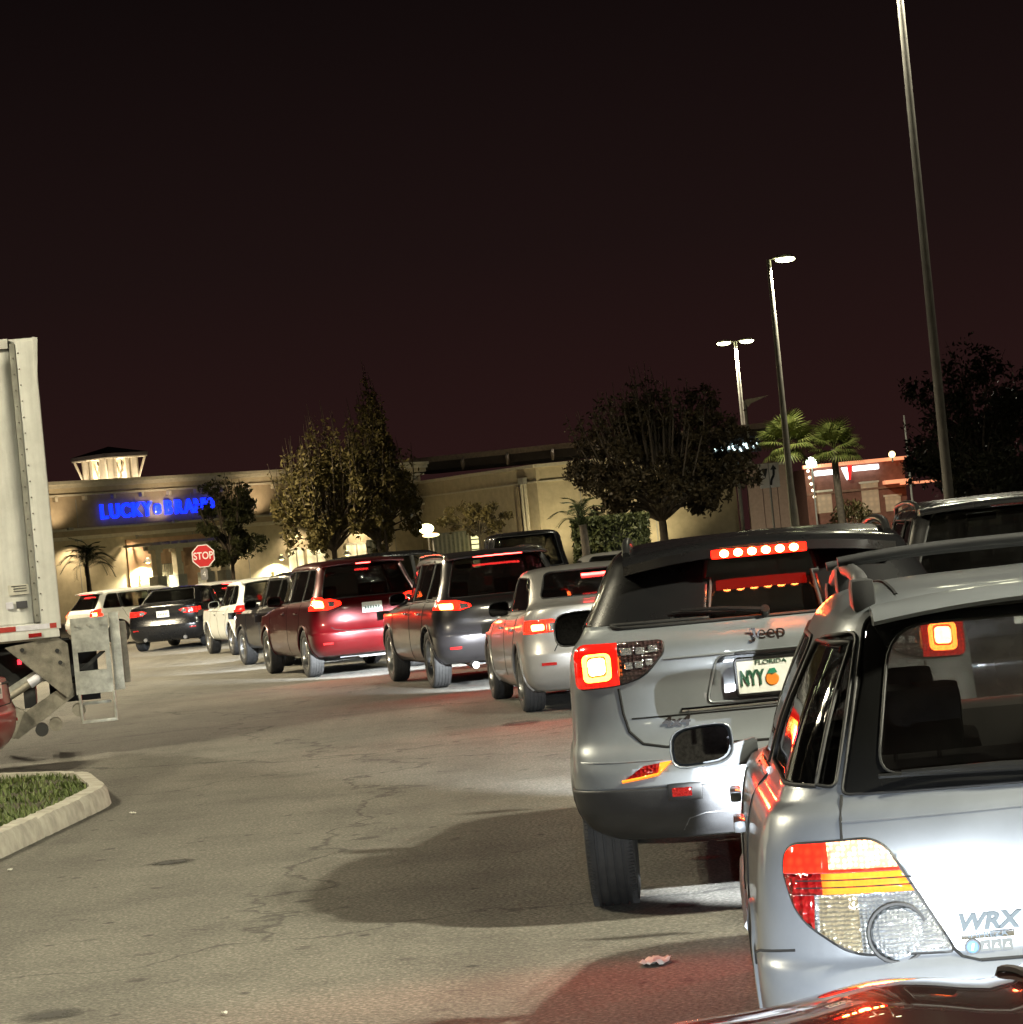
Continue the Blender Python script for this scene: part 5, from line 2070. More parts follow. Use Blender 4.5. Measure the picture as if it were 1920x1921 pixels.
b1 = P(1781, 940, 50)
lamp_post('tall bare lamp pole rising out of frame at right', (b1.x, 50, 0), 12.6, [rad(180), 0], 3000, r=.10, pm=m_plain('dull pole', (.14, .13, .115), .7, .1, var=.2, scale=4))
b2 = P(1487, 950, 106)
lamp_post('single headed lit lamp post beside the palms', (b2.x, 106, 0), 12.0, [0], 9000, r=.15)
b3 = P(1412, 975, 152)
lamp_post('distant lit lamp post with two heads left of the palms', (b3.x, 152, 0), 12.0, [rad(180), 0], 7000, r=.16)
# the posts that light the near lane stand outside the picture
lamp_post('lamp post beyond the right edge lighting the near lane', (11.0, 3.6, 0), 11.5, [rad(150), rad(-30)], 20000, r=.15)
lamp_post('added fill lamp post beyond the left edge beside the lorry', (-12.5, 19.0, 0), 11.5, [rad(0), rad(180)], 6500, r=.15, color=(1, .90, .64))  # unseen post added as fill to lift the ground shadows
lamp_post('added fill lamp post behind the viewer lighting the car backs', (-13.0, -20.0, 0), 11.5, [rad(0), rad(90)], 1500, r=.15)  # unseen post added as weak fill from behind
lamp_post('lamp post beyond the left edge lighting the far lane', (-14.5, 50, 0), 11.5, [rad(0), rad(180)], 12500, r=.15, color=(1, .86, .58))
lamp_post('added lamp post beyond the left edge brightening the trees', (-17.5, 76, 0), 11.5, [rad(0), rad(180)], 11000, r=.15, color=(1, .82, .52))  # unseen post added to brighten trees and stop sign


# ------------------------------------------------------------------ store building
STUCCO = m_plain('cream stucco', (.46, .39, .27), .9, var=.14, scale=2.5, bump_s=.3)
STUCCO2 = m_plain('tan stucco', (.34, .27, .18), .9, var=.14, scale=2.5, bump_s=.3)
PEACH = m_plain('peach stucco', (.52, .34, .22), .9, var=.12, scale=2.5, bump_s=.3)
TRIMC = m_plain('pale trim', (.58, .53, .42), .8, var=.12, scale=5)
GREYW = m_plain('grey painted wood', (.34, .33, .30), .7, var=.2, scale=6)
ROOFD = m_plain('dark roof', (.05, .04, .04), .8, var=.3, scale=3)
WARMW = m_emit('warm wall lamp', (1.0, .98, .42), 7, (.8, .8, .6))
SHOPL = m_emit('lit shop window', (1.0, .86, .48), 1.0, (.5, .45, .3), .5, 1.3)


def plane_xz(px, py, root):
    """pixel -> local (x, z) on the facade plane y=0 of a root"""
    Mi = root.matrix_basis.inverted()
    o = Mi @ Vector((0, 0, EYE))
    d = Mi.to_3x3() @ ray(px, py)
    t = -o.y / d.y
    q = o + d * t
    return q.x, q.z


def store():
    root = thing('store_building', 'long cream store with blue lettering and cornice at left', 'store', (-22, 128, 0), math.atan2(.784, .621))
    X0, X1, H = -16.0, 27.5, 6.8
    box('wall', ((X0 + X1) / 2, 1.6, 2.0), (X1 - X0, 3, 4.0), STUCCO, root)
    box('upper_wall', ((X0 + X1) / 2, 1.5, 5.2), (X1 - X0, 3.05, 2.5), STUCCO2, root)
    # cornice built of stepped mouldings
    for z, h, y in ((6.62, .16, -.62), (6.44, .20, -.50), (6.22, .24, -.36), (6.05, .10, -.20)):
        box('cornice', ((X0 + X1) / 2, (y + 2.9) / 2, z + h / 2), (X1 - X0 + .3, 2.9 - y, h - .006), TRIMC if h != .24 else STUCCO, root, None)
    k = 0
    for x in np.arange(X0 + 1, X1, 1.9):
        box('corbel', (x, -.13, 5.93), (.16, .22, .22), TRIMC, root)
    # belt course
    for z, h, y in ((4.36, .12, -.62), (4.10, .26, -.48), (3.92, .18, -.30)):
        box('belt_course', ((X0 + X1) / 2, (y + .2) / 2, z + h / 2), (X1 - X0 + .2, .2 - y, h - .006), TRIMC if h < .2 else STUCCO2, root)
    # wall joints
    for x in np.arange(X0 + 2, X1, 3.9):
        box('wall_joint', (x, .088, 1.96), (.03, .03, 3.9), GREYW, root)
        box('wall_joint', (x, -.035, 5.2), (.03, .03, 1.4), GREYW, root)
    # blue lettering, one object per letter
    M = m_emit('blue sign', (.004, .02, 1.0), 2.6, (.02, .05, .8))
    x0, z0 = plane_xz(180, 958, root)
    x1, z1 = plane_xz(392, 945, root)
    txt = 'LUCKY*BRAND'
    n = len(txt)
    for i, ch in enumerate(txt):
        x = x0 + .42 + (x1 - x0 - .5) * i / (n - 1)
        z = 5.16
        if ch == '*':
            bm = bmesh.new()
            for a in range(4):
                c = Vector((.14 * math.cos(a * math.pi / 2 + .78), 0, .14 * math.sin(a * math.pi / 2 + .78)))
                bmesh.ops.create_uvsphere(bm, u_segments=10, v_segments=6, radius=.17, matrix=Matrix.Translation(c) @ Matrix.Diagonal((1, .35, 1, 1)))
            o = bm_obj('sign_emblem', bm, M, root, 60)
            o.location = (x, -.12, z)
            continue
        me = text_mesh(ch, .98, .06, offset=.028, sx=.98)
        o = link('sign_letter', me, M, root)
        o.matrix_local = basis((1, 0, 0), (0, 0, 1), (x, -.12, z))
    # pergola over the entrance
    xl, _ = plane_xz(232, 1025, root)
    xr, _ = plane_xz(392, 1012, root)
    for x in (xl + .6, xl + 2.0, xr - 2.0, xr - .6):
        box('pergola_post', (x, -1.6, 1.55), (.34, .34, 3.1), TRIMC, root)
        box('post_base', (x, -1.6, .9), (.62, .62, 1.8), GREYW, root, None, .02)
        box('post_cap', (x, -1.6, 3.02), (.5, .5, .16), TRIMC, root)
    box('pergola_beam', ((xl + xr) / 2, -1.45, 3.22), (xr - xl, .12, .22), TRIMC, root)
    box('pergola_beam', ((xl + xr) / 2, -1.75, 3.22), (xr - xl, .12, .22), TRIMC, root)
    for x in np.arange(xl, xr + .01, .62):
        box('rafter', (x, -1.05, 3.40), (.09, 2.0, .13), GREYW, root)
    box('entrance_wall', ((xl + xr) / 2, .05, 1.9), (xr - xl - .5, .1, 3.7), PEACH, root)
    # shutter doors: boards
    xa, _ = plane_xz(286, 1085, root)
    xb, _ = plane_xz(346, 1085, root)
    box('door_panel', ((xa + xb) / 2, -.02, 1.2), (xb - xa, .05, 2.4), m_plain('door grey', (.30, .29, .25), .7), root)
    for x in np.arange(xa + .05, xb, .13):
        box('door_board', (x, -.06, 1.22), (.07, .04, 2.3), TRIMC, root)
    # sconces with their light
    for px, py, pw in ((266, 1052, 150), (517, 1046, 160), (640, 1038, 170)):
        x, z = plane_xz(px, py, root)
        sc = bmesh.new()
        add_lathe(sc, [(.0005, 0), (.10, .0), (.24, -.22), (.22, -.22), (.09, -.02)], 'z', 16, False)
        s = bm_obj('wall_lamp', sc, GREYW, root, 40)
        s.location = (x, -.45, z + .1)
        bm = bmesh.new()
        bmesh.ops.create_uvsphere(bm, u_segments=12, v_segments=8, radius=.15)
        bm_obj('bulb', bm, WARMW, s, 60).location = (0, 0, -.13)
        spot('wall_light', (x, -.5, z - .2), (x, -.25, 0), pw * 11, rad(150), .5, (1, .93, .60), root, .1)
        # louvred lit panel below
        box('louvre_panel', (x + .05, -.06, z - 1.35), (.62, .03, 1.5), m_emit('louvre glow', (1, .95, .45), 1.1, (.6, .6, .3)), root)
        for q in range(7):
            box('louvre_slat', (x + .05, -.10, z - 1.95 + q * .2), (.66, .05, .05), GREYW, root)
    # lit shop windows right of the dark tree
    for px0, px1 in ((545, 572), (580, 612), (655, 690)):
        xa, za = plane_xz(px0, 1050, root)
        xb, zb = plane_xz(px1, 1050, root)
        w_ = box('shop_window', ((xa + xb) / 2, .07, 1.35), (xb - xa, .06, 2.3), SHOPL, root)
        box('window_frame', ((xa + xb) / 2, .03, 2.55), (xb - xa + .2, .08, .12), TRIMC, w_)
        box('window_frame', ((xa + xb) / 2, .03, 1.3), (.08, .08, 2.4), TRIMC, w_)
    # fill lamps added under the belt course to brighten the wall
    for x in (-3.0, 1.0, 5.0, 12.0, 17.0, 22.0):
        spot('soffit_fill', (x, -.75, 3.80), (x, -.2, 0), 270, rad(140), .6, (1, .80, .50), root, .1)
        box('soffit_fill_box', (x, -.62, 3.88), (.24, .24, .08), GREYW, root)
    # up-lights washing the parapet, on the belt course
    for x in (0.0, 7.0, 14.0, 21.0):
        spot('belt_light', (x, -1.3, 4.55), (x, 0, 6.4), 190, rad(120), .8, (1, .78, .5), root, .1)
        box('belt_lamp', (x, -1.22, 4.45), (.3, .14, .12), GREYW, root)


store()


def wing():
    D, E = Vector((-5.2, 149.5, 0)), Vector((1.45, 138.3, 0))
    d = (E - D)
    root = thing('store_wing', 'cream side wing with rain pipe right of the leafy trees', 'store', D, math.atan2(d.y, d.x))
    L = d.length
    H = 5.55
    box('wall', (L / 2, 1.5, H / 2), (L, 3.0, H), STUCCO, root)
    box('coping', (L / 2, 1.45, H + .08), (L + .12, 3.25, .16), TRIMC, root)
    box('wall_band', (L / 2, -.03, H - .75), (L, .07, .08), TRIMC, root)
    # rain leader: head and pipe
    x = L - 1.15
    box('rain_head', (x, -.16, H - .62), (.52, .28, .34), GREYW, root, None, .02)
    for dx in (-.17, .17):
        tube('rain_pipe', [(x + dx, -.14, H - .78), (x + dx, -.14, .1)], .10, TRIMC, root, 10)
    box('pilaster', (x - .75, -.05, H / 2 - .4), (.32, .14, H - 1.0), STUCCO2, root)
    # return wall facing the viewer
    a = -math.atan2(d.y, d.x)
    rt = thing('storefront_building', 'cream front wall behind the big dark tree', 'store', E, rad(2))
    box('wall', (5.2, 1.6, H / 2), (10.2, 3, H), STUCCO, rt)
    box('coping', (5.2, 1.5, H + .08), (10.4, 3.3, .16), TRIMC, rt)
    box('wall_band', (5.2, .07, H - .75), (10.2, .07, .08), TRIMC, rt)
    for x in (2.2, 6.0):
        box('wall_joint', (x, .085, H / 2 - .5), (.05, .03, H - 1.2), GREYW, rt)
    for k, x in enumerate((-.3, 5)):
        spot('wall_light', (x, -2.6, .5), (x, 0, 4.0), 520, rad(130), .7, (1, .86, .5), rt, .1)
        box('ground_lamp', (x, -2.7, .12), (.3, .3, .22), GREYW, rt)
    # dim upper roof with pale fascia behind
    up = thing('upper_roof', 'dim upper roof with pale fascia above the cream wing', 'roof', (-4, 152, 0), rad(-10))
    box('fascia', (9, 0, 6.95), (22, .3, .30), m_plain('fascia', (.25, .2, .17), .8), up)
    box('roof_slab', (9, 4, 6.6), (22, 8, .5), ROOFD, up)
    for x in np.arange(-1, 20, 2.6):
        box('fascia_bracket', (x, -.35, 6.55), (.12, .6, .5), m_plain('fascia', (.25, .2, .17), .8), up, Matrix.Rotation(rad(25), 3, 'X'))
    # wall lamps of the wing
    for px, py, dd in ((800, 992, 120), (809, 1004, 119.5)):
        p = P(px, py, dd)
        s = thing('wall_lamp', 'glowing yellow flood lamp beside the thin tree' if py < 1000 else 'lower glowing lamp bowl beside the thin tree', 'lamp', p)
        bm = bmesh.new()
        bmesh.ops.create_uvsphere(bm, u_segments=14, v_segments=8, radius=.30 if py < 1000 else .2)
        bmesh.ops.scale(bm, verts=bm.verts[:], vec=(1.2 if py < 1000 else 2.0, .6, .75 if py < 1000 else .5))
        bm_obj('lamp_bulb', bm, WARMW if py < 1000 else m_emit('soft lamp', (1, .9, .4), 2.5), s, 60)
        tube('lamp_pole', [(.05, .42, .0), (.05, .42, -p.z)], .04, ROOFD, s, 8)
    l = bpy.data.lights.new('flood', 'POINT')
    l.energy = 900
    l.color = (1, .9, .5)
    l.shadow_soft_size = .3
    lo = bpy.data.objects.new('flood_light', l)
    COL.objects.link(lo)
    lo.parent = s
    lo.location = (-.4, -1.0, .5)
    # lit entrance screens
    for px0, px1, py0, py1, lab in ((690, 716, 1000, 1040, 'grey entrance screen left of the flood lamp'), (812, 880, 1004, 1040, 'pale slatted entrance screen below the thin tree')):
        a, b_ = P(px0, py1, 134), P(px1, py0, 134)
        sc = thing('entrance_screen', lab, 'screen', (a.x, 134, 0))
        w_ = b_.x - a.x
        box('frame', (w_ / 2, 0, 1.3), (w_, .08, 2.6), m_plain('screen grey', (.36, .35, .28), .7), sc)
        for x in np.arange(.1, w_, .22):
            box('slat', (x, -.07, 1.3), (.10, .05, 2.5), TRIMC, sc)
    pz = P(893, 1020, 133)
    pn = thing('lit_louvre', 'narrow glowing louvre right of the slatted screen', 'lamp', (pz.x, 133, 0))
    box('panel', (0, 0, 1.5), (.42, .05, 2.0), m_emit('louvre glow', (1, .95, .45), 1.1), pn)
    for q in range(8):
        box('slat', (0, -.05, .62 + q * .25), (.46, .05, .06), GREYW, pn)


wing()


def cupola():
    c = P(208, 880, 141)
    root = thing('cupola', 'lit white cupola with dark pyramid roof on the store', 'cupola', (c.x, 141, 6.3), rad(46))
    W = 1.95
    zb, zt = .0, 1.95
    for sx in (-1, 1):
        for sy in (-1, 1):
            box('corner_post', (sx * W / 2 * .86, sy * W / 2 * .86, (zb + zt) / 2), (.44, .44, zt - zb), TRIMC, root)
    for s in (-1, 1):
        for ax in (0, 1):
            for q in (-.22, .22):
                c_ = (q * W, s * W / 2 * .86) if ax == 0 else (s * W / 2 * .86, q * W)
                box('window_post', (*c_, (zb + zt) / 2), (.26, .26, zt - zb), TRIMC, root)
            for sg in (-1, 1):
                a = (-.12 * W * sg, s * W / 2 * .86, zb + .3)
                b_ = (.12 * W * sg, s * W / 2 * .86, zt - .25)
                if ax:
                    a, b_ = (a[1], a[0], a[2]), (b_[1], b_[0], b_[2])
                tube('cross_brace', [a, b_], .05, TRIMC, root, 6)
    box('sill', (0, 0, -.1), (W * 1.02, W * 1.02, .3), TRIMC, root)
    bm = bmesh.new()
    e = W * .74
    zz = zt + .02
    vs = [bm.verts.new((x * e, y * e, zz)) for x, y in ((-1, -1), (1, -1), (1, 1), (-1, 1))]
    v2 = [bm.verts.new((x * e, y * e, zz + .18)) for x, y in ((-1, -1), (1, -1), (1, 1), (-1, 1))]
    ap = bm.verts.new((0, 0, zz + .62))
    bm.faces.new(vs)
    for i in range(4):
        bm.faces.new((vs[i], vs[(i + 1) % 4], v2[(i + 1) % 4], v2[i]))
        bm.faces.new((v2[i], v2[(i + 1) % 4], ap))
    rf = bm_obj('roof', bm, ROOFD, root)
    box('eave', (0, 0, zt - .02), (e * 1.96, e * 1.96, .06), TRIMC, root)
    for sx, sy in ((-1, -1), (1, -1), (1, 1), (-1, 1)):
        tube('eave_strut', [(sx * W * .43, sy * W * .43, zb + .1), (sx * e * .92, sy * e * .92, zt)], .06, TRIMC, root, 6)
    l = bpy.data.lights.new('cupola_light', 'POINT')
    l.energy = 380
    l.color = (1, .78, .5)
    l.shadow_soft_size = .2
    o = bpy.data.objects.new('cupola_light', l)
    COL.objects.link(o)
    o.parent = root
    o.location = (0, 0, .5)
    for a in range(4):
        an = math.pi / 4 + a * math.pi / 2
        spot('eave_light', (2.7 * math.cos(an) * .95, 2.7 * math.sin(an) * .95, .0), (0, 0, 1.4), 300, rad(110), .6, (1, .80, .55), root, .1)


cupola()


# ------------------------------------------------------------------ trees
BARK = m_plain('bark', (.10, .08, .06), .9, var=.35, scale=8, bump_s=.5)


def leaf_mesh(name, pts, size, seed):
    rnd = np.random.RandomState(seed)
    n = len(pts)
    pts = np.asarray(pts)
    a = rnd.normal(size=(n, 3))
    a /= np.linalg.norm(a, axis=1)[:, None]
    b = rnd.normal(size=(n, 3))
    b -= a * (a * b).sum(1)[:, None]
    b /= np.linalg.norm(b, axis=1)[:, None]
    s = size * rnd.uniform(.6, 1.3, (n, 1))
    V = np.stack([pts - a * s, pts + b * s * .42, pts + a * s, pts - b * s * .42], 1).reshape(-1, 3)
    F = np.arange(4 * n).reshape(-1, 4)
    me = bpy.data.meshes.new(name)
    me.from_pydata(V.tolist(), [], F.tolist())
    return me


def tree(label, base, H, rx, z0, seed, leafmat, nleaf=7000, leaf=.10, lobes=26, trunk_r=.12, shoots=0, shoot_h=1.0, lean=(0, 0), name='tree', squash=1.0, gaps=.25, peak=None, group=None, lobe=1.0, vert=1.0):
    rnd = random.Random(seed)
    nr = np.random.RandomState(seed)
    root = thing(name, label, 'tree', base, 0, group)
    cz, rz = (z0 + H) / 2, (H - z0) / 2
    L = []
    for i in range(lobes):
        while True:
            p = nr.uniform(-1, 1, 3)
            if .25 < np.linalg.norm(p) < .92:
                break
        if peak and p[2] > 0:
            p[:2] *= 1 - peak * p[2]
        if lobe < 1:
            p *= rnd.uniform(.85, 1.12)
        c = np.array([p[0] * rx, p[1] * rx * squash, cz + p[2] * rz])
        L.append((c, rnd.uniform(.20, .42) * min(rx, rz) * lobe))
    bm = bmesh.new()
    fork = z0 + (H - z0) * .12
    add_tube(bm, [(0, 0, 0), (rnd.uniform(-.04, .04), 0, z0 * .5), (lean[0] * .3, lean[1] * .3, fork)], [trunk_r, trunk_r * .8, trunk_r * .62], 9)
    for c, r in L:
        m = Vector((c[0] * .35, c[1] * .35, fork + (c[2] - fork) * .45))
        add_tube(bm, [(lean[0] * .3, lean[1] * .3, max(fork - .25, .3)), m, tuple(c)], [trunk_r * .42, trunk_r * .26, trunk_r * .08], 5)
        for _ in range(3):
            q = Vector(c) + Vector((rnd.uniform(-1, 1), rnd.uniform(-1, 1), rnd.uniform(-.4, 1))) * r * 1.15
            add_tube(bm, [tuple(m * .4 + Vector(c) * .6), tuple(q)], [trunk_r * .12, trunk_r * .04], 4)
    pts = []
    per = nleaf // lobes
    for c, r in L:
        d = nr.normal(size=(per, 3))
        d /= np.linalg.norm(d, axis=1)[:, None]
        rr = r * nr.uniform(.35, 1.15, (per, 1)) ** .7
        q = c + d * rr * np.array([1 / vert ** .5, 1 / vert ** .5, .85 * vert])
        # clumps: keep leaves close to random twig centres, leave gaps between
        tw = c + nr.normal(size=(9, 3)) * r * .62
        k = np.argmin(((q[:, None, :] - tw[None]) ** 2).sum(2), axis=1)
        f = nr.uniform(0, .75, (per, 1))
        pts.append(q * (1 - f) + tw[k] * f)
    for i in range(shoots):
        an = rnd.uniform(0, 6.28)
        rr = rnd.uniform(0, .85) * rx
        x, y = rr * math.cos(an), rr * math.sin(an) * squash
        zb = cz + rz * .75 * math.sqrt(max(.05, 1 - (rr / rx) ** 2)) * (1 if not peak else 1 - .4 * rr / rx)
        h = shoot_h * rnd.uniform(.35, 1.0) * (1.6 - rr / rx)
        tip = Vector((x + rnd.uniform(-.15, .15) - .06 * h, y, zb + h))
        add_tube(bm, [(x * .7, y * .7, zb - rz * .7), (x, y, zb), tuple(tip)], [.03, .018, .006], 4)
        m_ = int(40 * h)
        t = nr.uniform(-.6, .75, m_) ** 1
        q = np.array([x, y, zb]) + np.outer(t, np.array([tip.x - x, tip.y - y, h])) + nr.normal(size=(m_, 3)) * .10
        pts.append(q)
    bm_obj('trunk', bm, BARK, root, 50)
    pts = np.concatenate(pts)
    pts = pts[pts[:, 2] > z0 * .75]
    link('crown', leaf_mesh('crown', pts, leaf, seed), leafmat, root)
    return root


LEAF_A = m_leaf('leaf olive', (.085, .075, .024), (.19, .155, .06))
LEAF_B = m_leaf('leaf dark', (.035, .042, .016), (.075, .075, .03))
LEAF_E = m_leaf('leaf brown dark', (.035, .028, .014), (.075, .055, .028))
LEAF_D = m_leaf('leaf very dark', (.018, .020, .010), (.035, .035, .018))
LEAF_C = m_leaf('leaf tawny', (.09, .065, .025), (.13, .10, .045))

p = P(432, 1085, 96)
tree('dark round tree right of the stop sign', (p.x + .15, 96, 0), 5.05, 1.35, 1.75, 3, LEAF_B, 11000, .075, 34, .10, shoots=14, shoot_h=.5, lobe=.75)
p = P(630, 1060, 86)
tree('olive leafy tree with upright shoots over the dark red car', (p.x, 86, 0), 5.1, 2.05, 1.9, 8, LEAF_A, 13500, .085, 44, .13, shoots=70, shoot_h=1.6, peak=.45, lobe=.62, vert=1.7)
p = P(728, 1040, 88)
tree('tallest tree with one long bare leading shoot, right of the olive one', (p.x - .25, 88, 0), 5.5, 1.85, 2.0, 21, LEAF_A, 12500, .085, 40, .13, shoots=60, shoot_h=1.7, peak=.5, lobe=.62, vert=1.7)
p = P(715, 860, 88)
# long leader of the tallest tree
lead = tree('tall slim tree top rising between the two leafy trees', (p.x - .05, 87.2, 0), 6.6, .55, 3.6, 5, LEAF_A, 1500, .085, 14, .06, shoots=16, shoot_h=1.9, peak=.8, vert=1.8)
p = P(900, 1010, 124)
tree('thin sparse tree in front of the cream wing', (p.x, 124, 0), 4.0, 2.0, 2.2, 14, LEAF_C, 2600, .10, 26, .06, squash=.7)
p = P(1245, 1000, 72)
tree('big dark tree in the middle right behind the queue', (p.x, 72, 0), 5.35, 2.75, 1.75, 33, LEAF_E, 34000, .075, 70, .16, shoots=70, shoot_h=.9, lobe=.76)
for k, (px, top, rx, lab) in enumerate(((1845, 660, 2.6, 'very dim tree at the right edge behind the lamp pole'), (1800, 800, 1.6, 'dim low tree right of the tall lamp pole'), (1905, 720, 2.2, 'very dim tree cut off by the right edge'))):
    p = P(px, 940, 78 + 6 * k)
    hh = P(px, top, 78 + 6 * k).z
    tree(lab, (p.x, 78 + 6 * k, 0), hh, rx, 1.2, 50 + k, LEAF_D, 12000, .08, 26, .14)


# ------------------------------------------------------------------ palms and shrubs
def fan_frond():
    V, F = [], []
    n = 22
    L = .62
    V += [(0, -.012, 0), (0, .012, 0), (.55, .01, .04), (.55, -.01, .04)]
    F.append((0, 3, 2, 1))
    for i in range(n):
        a = rad(-118 + 236 * i / (n - 1))
        l = L * (.75 + .25 * math.cos(a * .7))
        d = Vector((math.cos(a), math.sin(a), 0))
        s = Vector((-d.y, d.x, 0))
        c = Vector((.55, 0, .04))
        k = len(V)
        m_ = c + d * l * .55 + Vector((0, 0, .03))
        t = c + d * l + Vector((0, 0, -.14))
        V += [tuple(c), tuple(m_ + s * .028), tuple(t), tuple(m_ - s * .028)]
        F.append((k, k + 1, k + 2, k + 3))
    me = bpy.data.meshes.new('frond')
    me.from_pydata(V, [], F)
    return me


def pinnate_frond(L=1.3, droop=.6, n=26, ll=.32):
    V, F = [], []
    pr = None
    for i in range(n + 1):
        t = i / n
        c = Vector((L * t * (1 - .18 * t), 0, .35 * L * math.sin(t * 2.2) - droop * t ** 2.2))
        if pr is not None:
            k = len(V)
            V += [tuple(pr + Vector((0, .012, 0))), tuple(pr - Vector((0, .012, 0))), tuple(c - Vector((0, .008, 0))), tuple(c + Vector((0, .008, 0)))]
            F.append((k, k + 1, k + 2, k + 3))
            l = ll * math.sin(min(1, .12 + t * 1.1) * math.pi * .86) + .04
            for s in (-1, 1):
                d = Vector((.55, s * .8, -.35)).normalized()
                k = len(V)
                V += [tuple(pr), tuple((pr + c) / 2 + d * l * .5 + Vector((.012, 0, 0))), tuple(c + d * l), tuple((pr + c) / 2 + d * l * .5 - Vector((.016, 0, 0)))]
                F.append((k, k + 1, k + 2, k + 3))
        pr = c
    me = bpy.data.meshes.new('frond')
    me.from_pydata(V, [], F)
    return me


FRONDM = m_leaf('palm frond', (.09, .12, .025), (.17, .18, .05))
FRONDD = m_leaf('palm frond dark', (.03, .042, .015), (.06, .07, .025))
FRONDM2 = m_leaf('dead frond', (.12, .09, .05), (.18, .14, .08))


def palm(label, base, H, fr, mat, n, seed, trunk_r=.16, scale=1.0, low=-40, high=80, name='palm', skirt=0):
    rnd = random.Random(seed)
    root = thing(name, label, 'palm', base)
    bm = bmesh.new()
    zs = np.linspace(0, H, 26)
    add_tube(bm, [(0.03 * math.sin(z * 1.3), 0, z) for z in zs], [trunk_r * (1.1 - .25 * z / H) * (1 + .06 * (i % 2)) for i, z in enumerate(zs)], 10)
    bm_obj('trunk', bm, BARK, root, 60)
    if not fr.materials:
        fr.materials.append(mat)
    for i in range(n):
        o = link('frond', fr, None, root)
        o.location = (0, 0, H - .02 + rnd.uniform(-.08, .06))
        el = low + (high - low) * ((i + .5) / n) ** .8
        o.rotation_euler = (rnd.uniform(-.25, .25), -rad(el) + rnd.uniform(-.15, .15), i * 2.399 + rnd.uniform(-.2, .2))
        s = scale * rnd.uniform(.85, 1.15)
        o.scale = (s, s, s)
    return root


ff = fan_frond()
p = P(1478, 845, 112)
palm('left of the two lit fan palms by the lamp post', (p.x, 112, 0), P(1478, 836, 112).z, ff, FRONDM, 34, 1, scale=1.30)
p = P(1566, 850, 116)
palm('right of the two lit fan palms by the lamp post', (p.x, 116, 0), P(1566, 842, 116).z, ff, FRONDM, 32, 2, scale=1.2)
pf = pinnate_frond(1.35, .75)
p = P(165, 1080, 112)
palm('small dark feather palm in front of the store', (p.x, 112, 0), P(165, 1062, 112).z, pf, FRONDD, 26, 3, .10, 1.0, -10, 75)
cf = pinnate_frond(.95, .35, 20, .16)
p = P(1088, 990, 53)
cyc = palm('spiky dark frond plant left of the clipped hedge', (p.x + .05, 53.0, 0), P(1088, 985, 53).z, cf, m_leaf('cycad frond', (.03, .045, .015), (.06, .07, .025)), 15, 4, .09, .8, 5, 70, 'cycad')


def hedge():
    a, b_ = P(1072, 1000, 56), P(1200, 962, 56)
    w_ = b_.x - a.x
    H = b_.z
    nr = np.random.RandomState(4)
    pts = []
    for _ in range(9000):
        q = nr.uniform(0, 1, 3)
        ax = nr.randint(0, 4)
        if ax == 0:
            q[0] = nr.uniform(0, .07)
        elif ax == 1:
            q[1] = nr.uniform(0, .07)
        elif ax == 2:
            q[2] = nr.uniform(.93, 1)
        else:
            q[0] = nr.uniform(.93, 1)
        pts.append((q[0] * w_, q[1] * 1.2, q[2] * H))
    root = thing('hedge', 'clipped block hedge behind the pale saloon roof', 'hedge', (a.x, 56, 0), rad(-14))
    link('foliage', leaf_mesh('foliage', pts, .06, 4), m_leaf('hedge leaf', (.05, .06, .02), (.11, .12, .045)), root)
    bm = bmesh.new()
    for x in np.linspace(.25, w_ - .25, 4):
        add_tube(bm, [(x, .6, 0), (x + .05, .6, H * .8)], [.05, .02], 6)
    bm_obj('stems', bm, BARK, root)['kind'] = 'stuff'
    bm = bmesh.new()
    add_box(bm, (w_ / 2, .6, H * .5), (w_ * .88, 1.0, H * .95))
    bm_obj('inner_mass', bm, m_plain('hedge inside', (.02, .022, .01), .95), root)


hedge()


def shrub(label, px, py, d, rx, H, seed, mat):
    p = P(px, py, d)
    nr = np.random.RandomState(seed)
    v = nr.normal(size=(2600, 3))
    v /= np.linalg.norm(v, axis=1)[:, None]
    v *= nr.uniform(.5, 1.05, (2600, 1)) ** .6
    v[:, 2] = np.abs(v[:, 2])
    root = thing('shrub', label, 'shrub', (p.x, d, 0))
    link('foliage', leaf_mesh('foliage', v * np.array([rx, rx, H]), .10, seed), mat, root)
    bm = bmesh.new()
    for k in range(5):
        add_tube(bm, [(0, 0, 0), (rx * .5 * math.cos(k * 1.3), rx * .5 * math.sin(k * 1.3), H * .7)], [.04, .01], 5)
    bm_obj('stems', bm, BARK, root)['kind'] = 'stuff'


shrub('dark shrub in front of the red brick restaurant', 1595, 940, 150, 1.5, 2.4, 61, LEAF_A)
shrub('low shrub right of the restaurant', 1740, 945, 152, 2.0, 1.6, 62, LEAF_B)


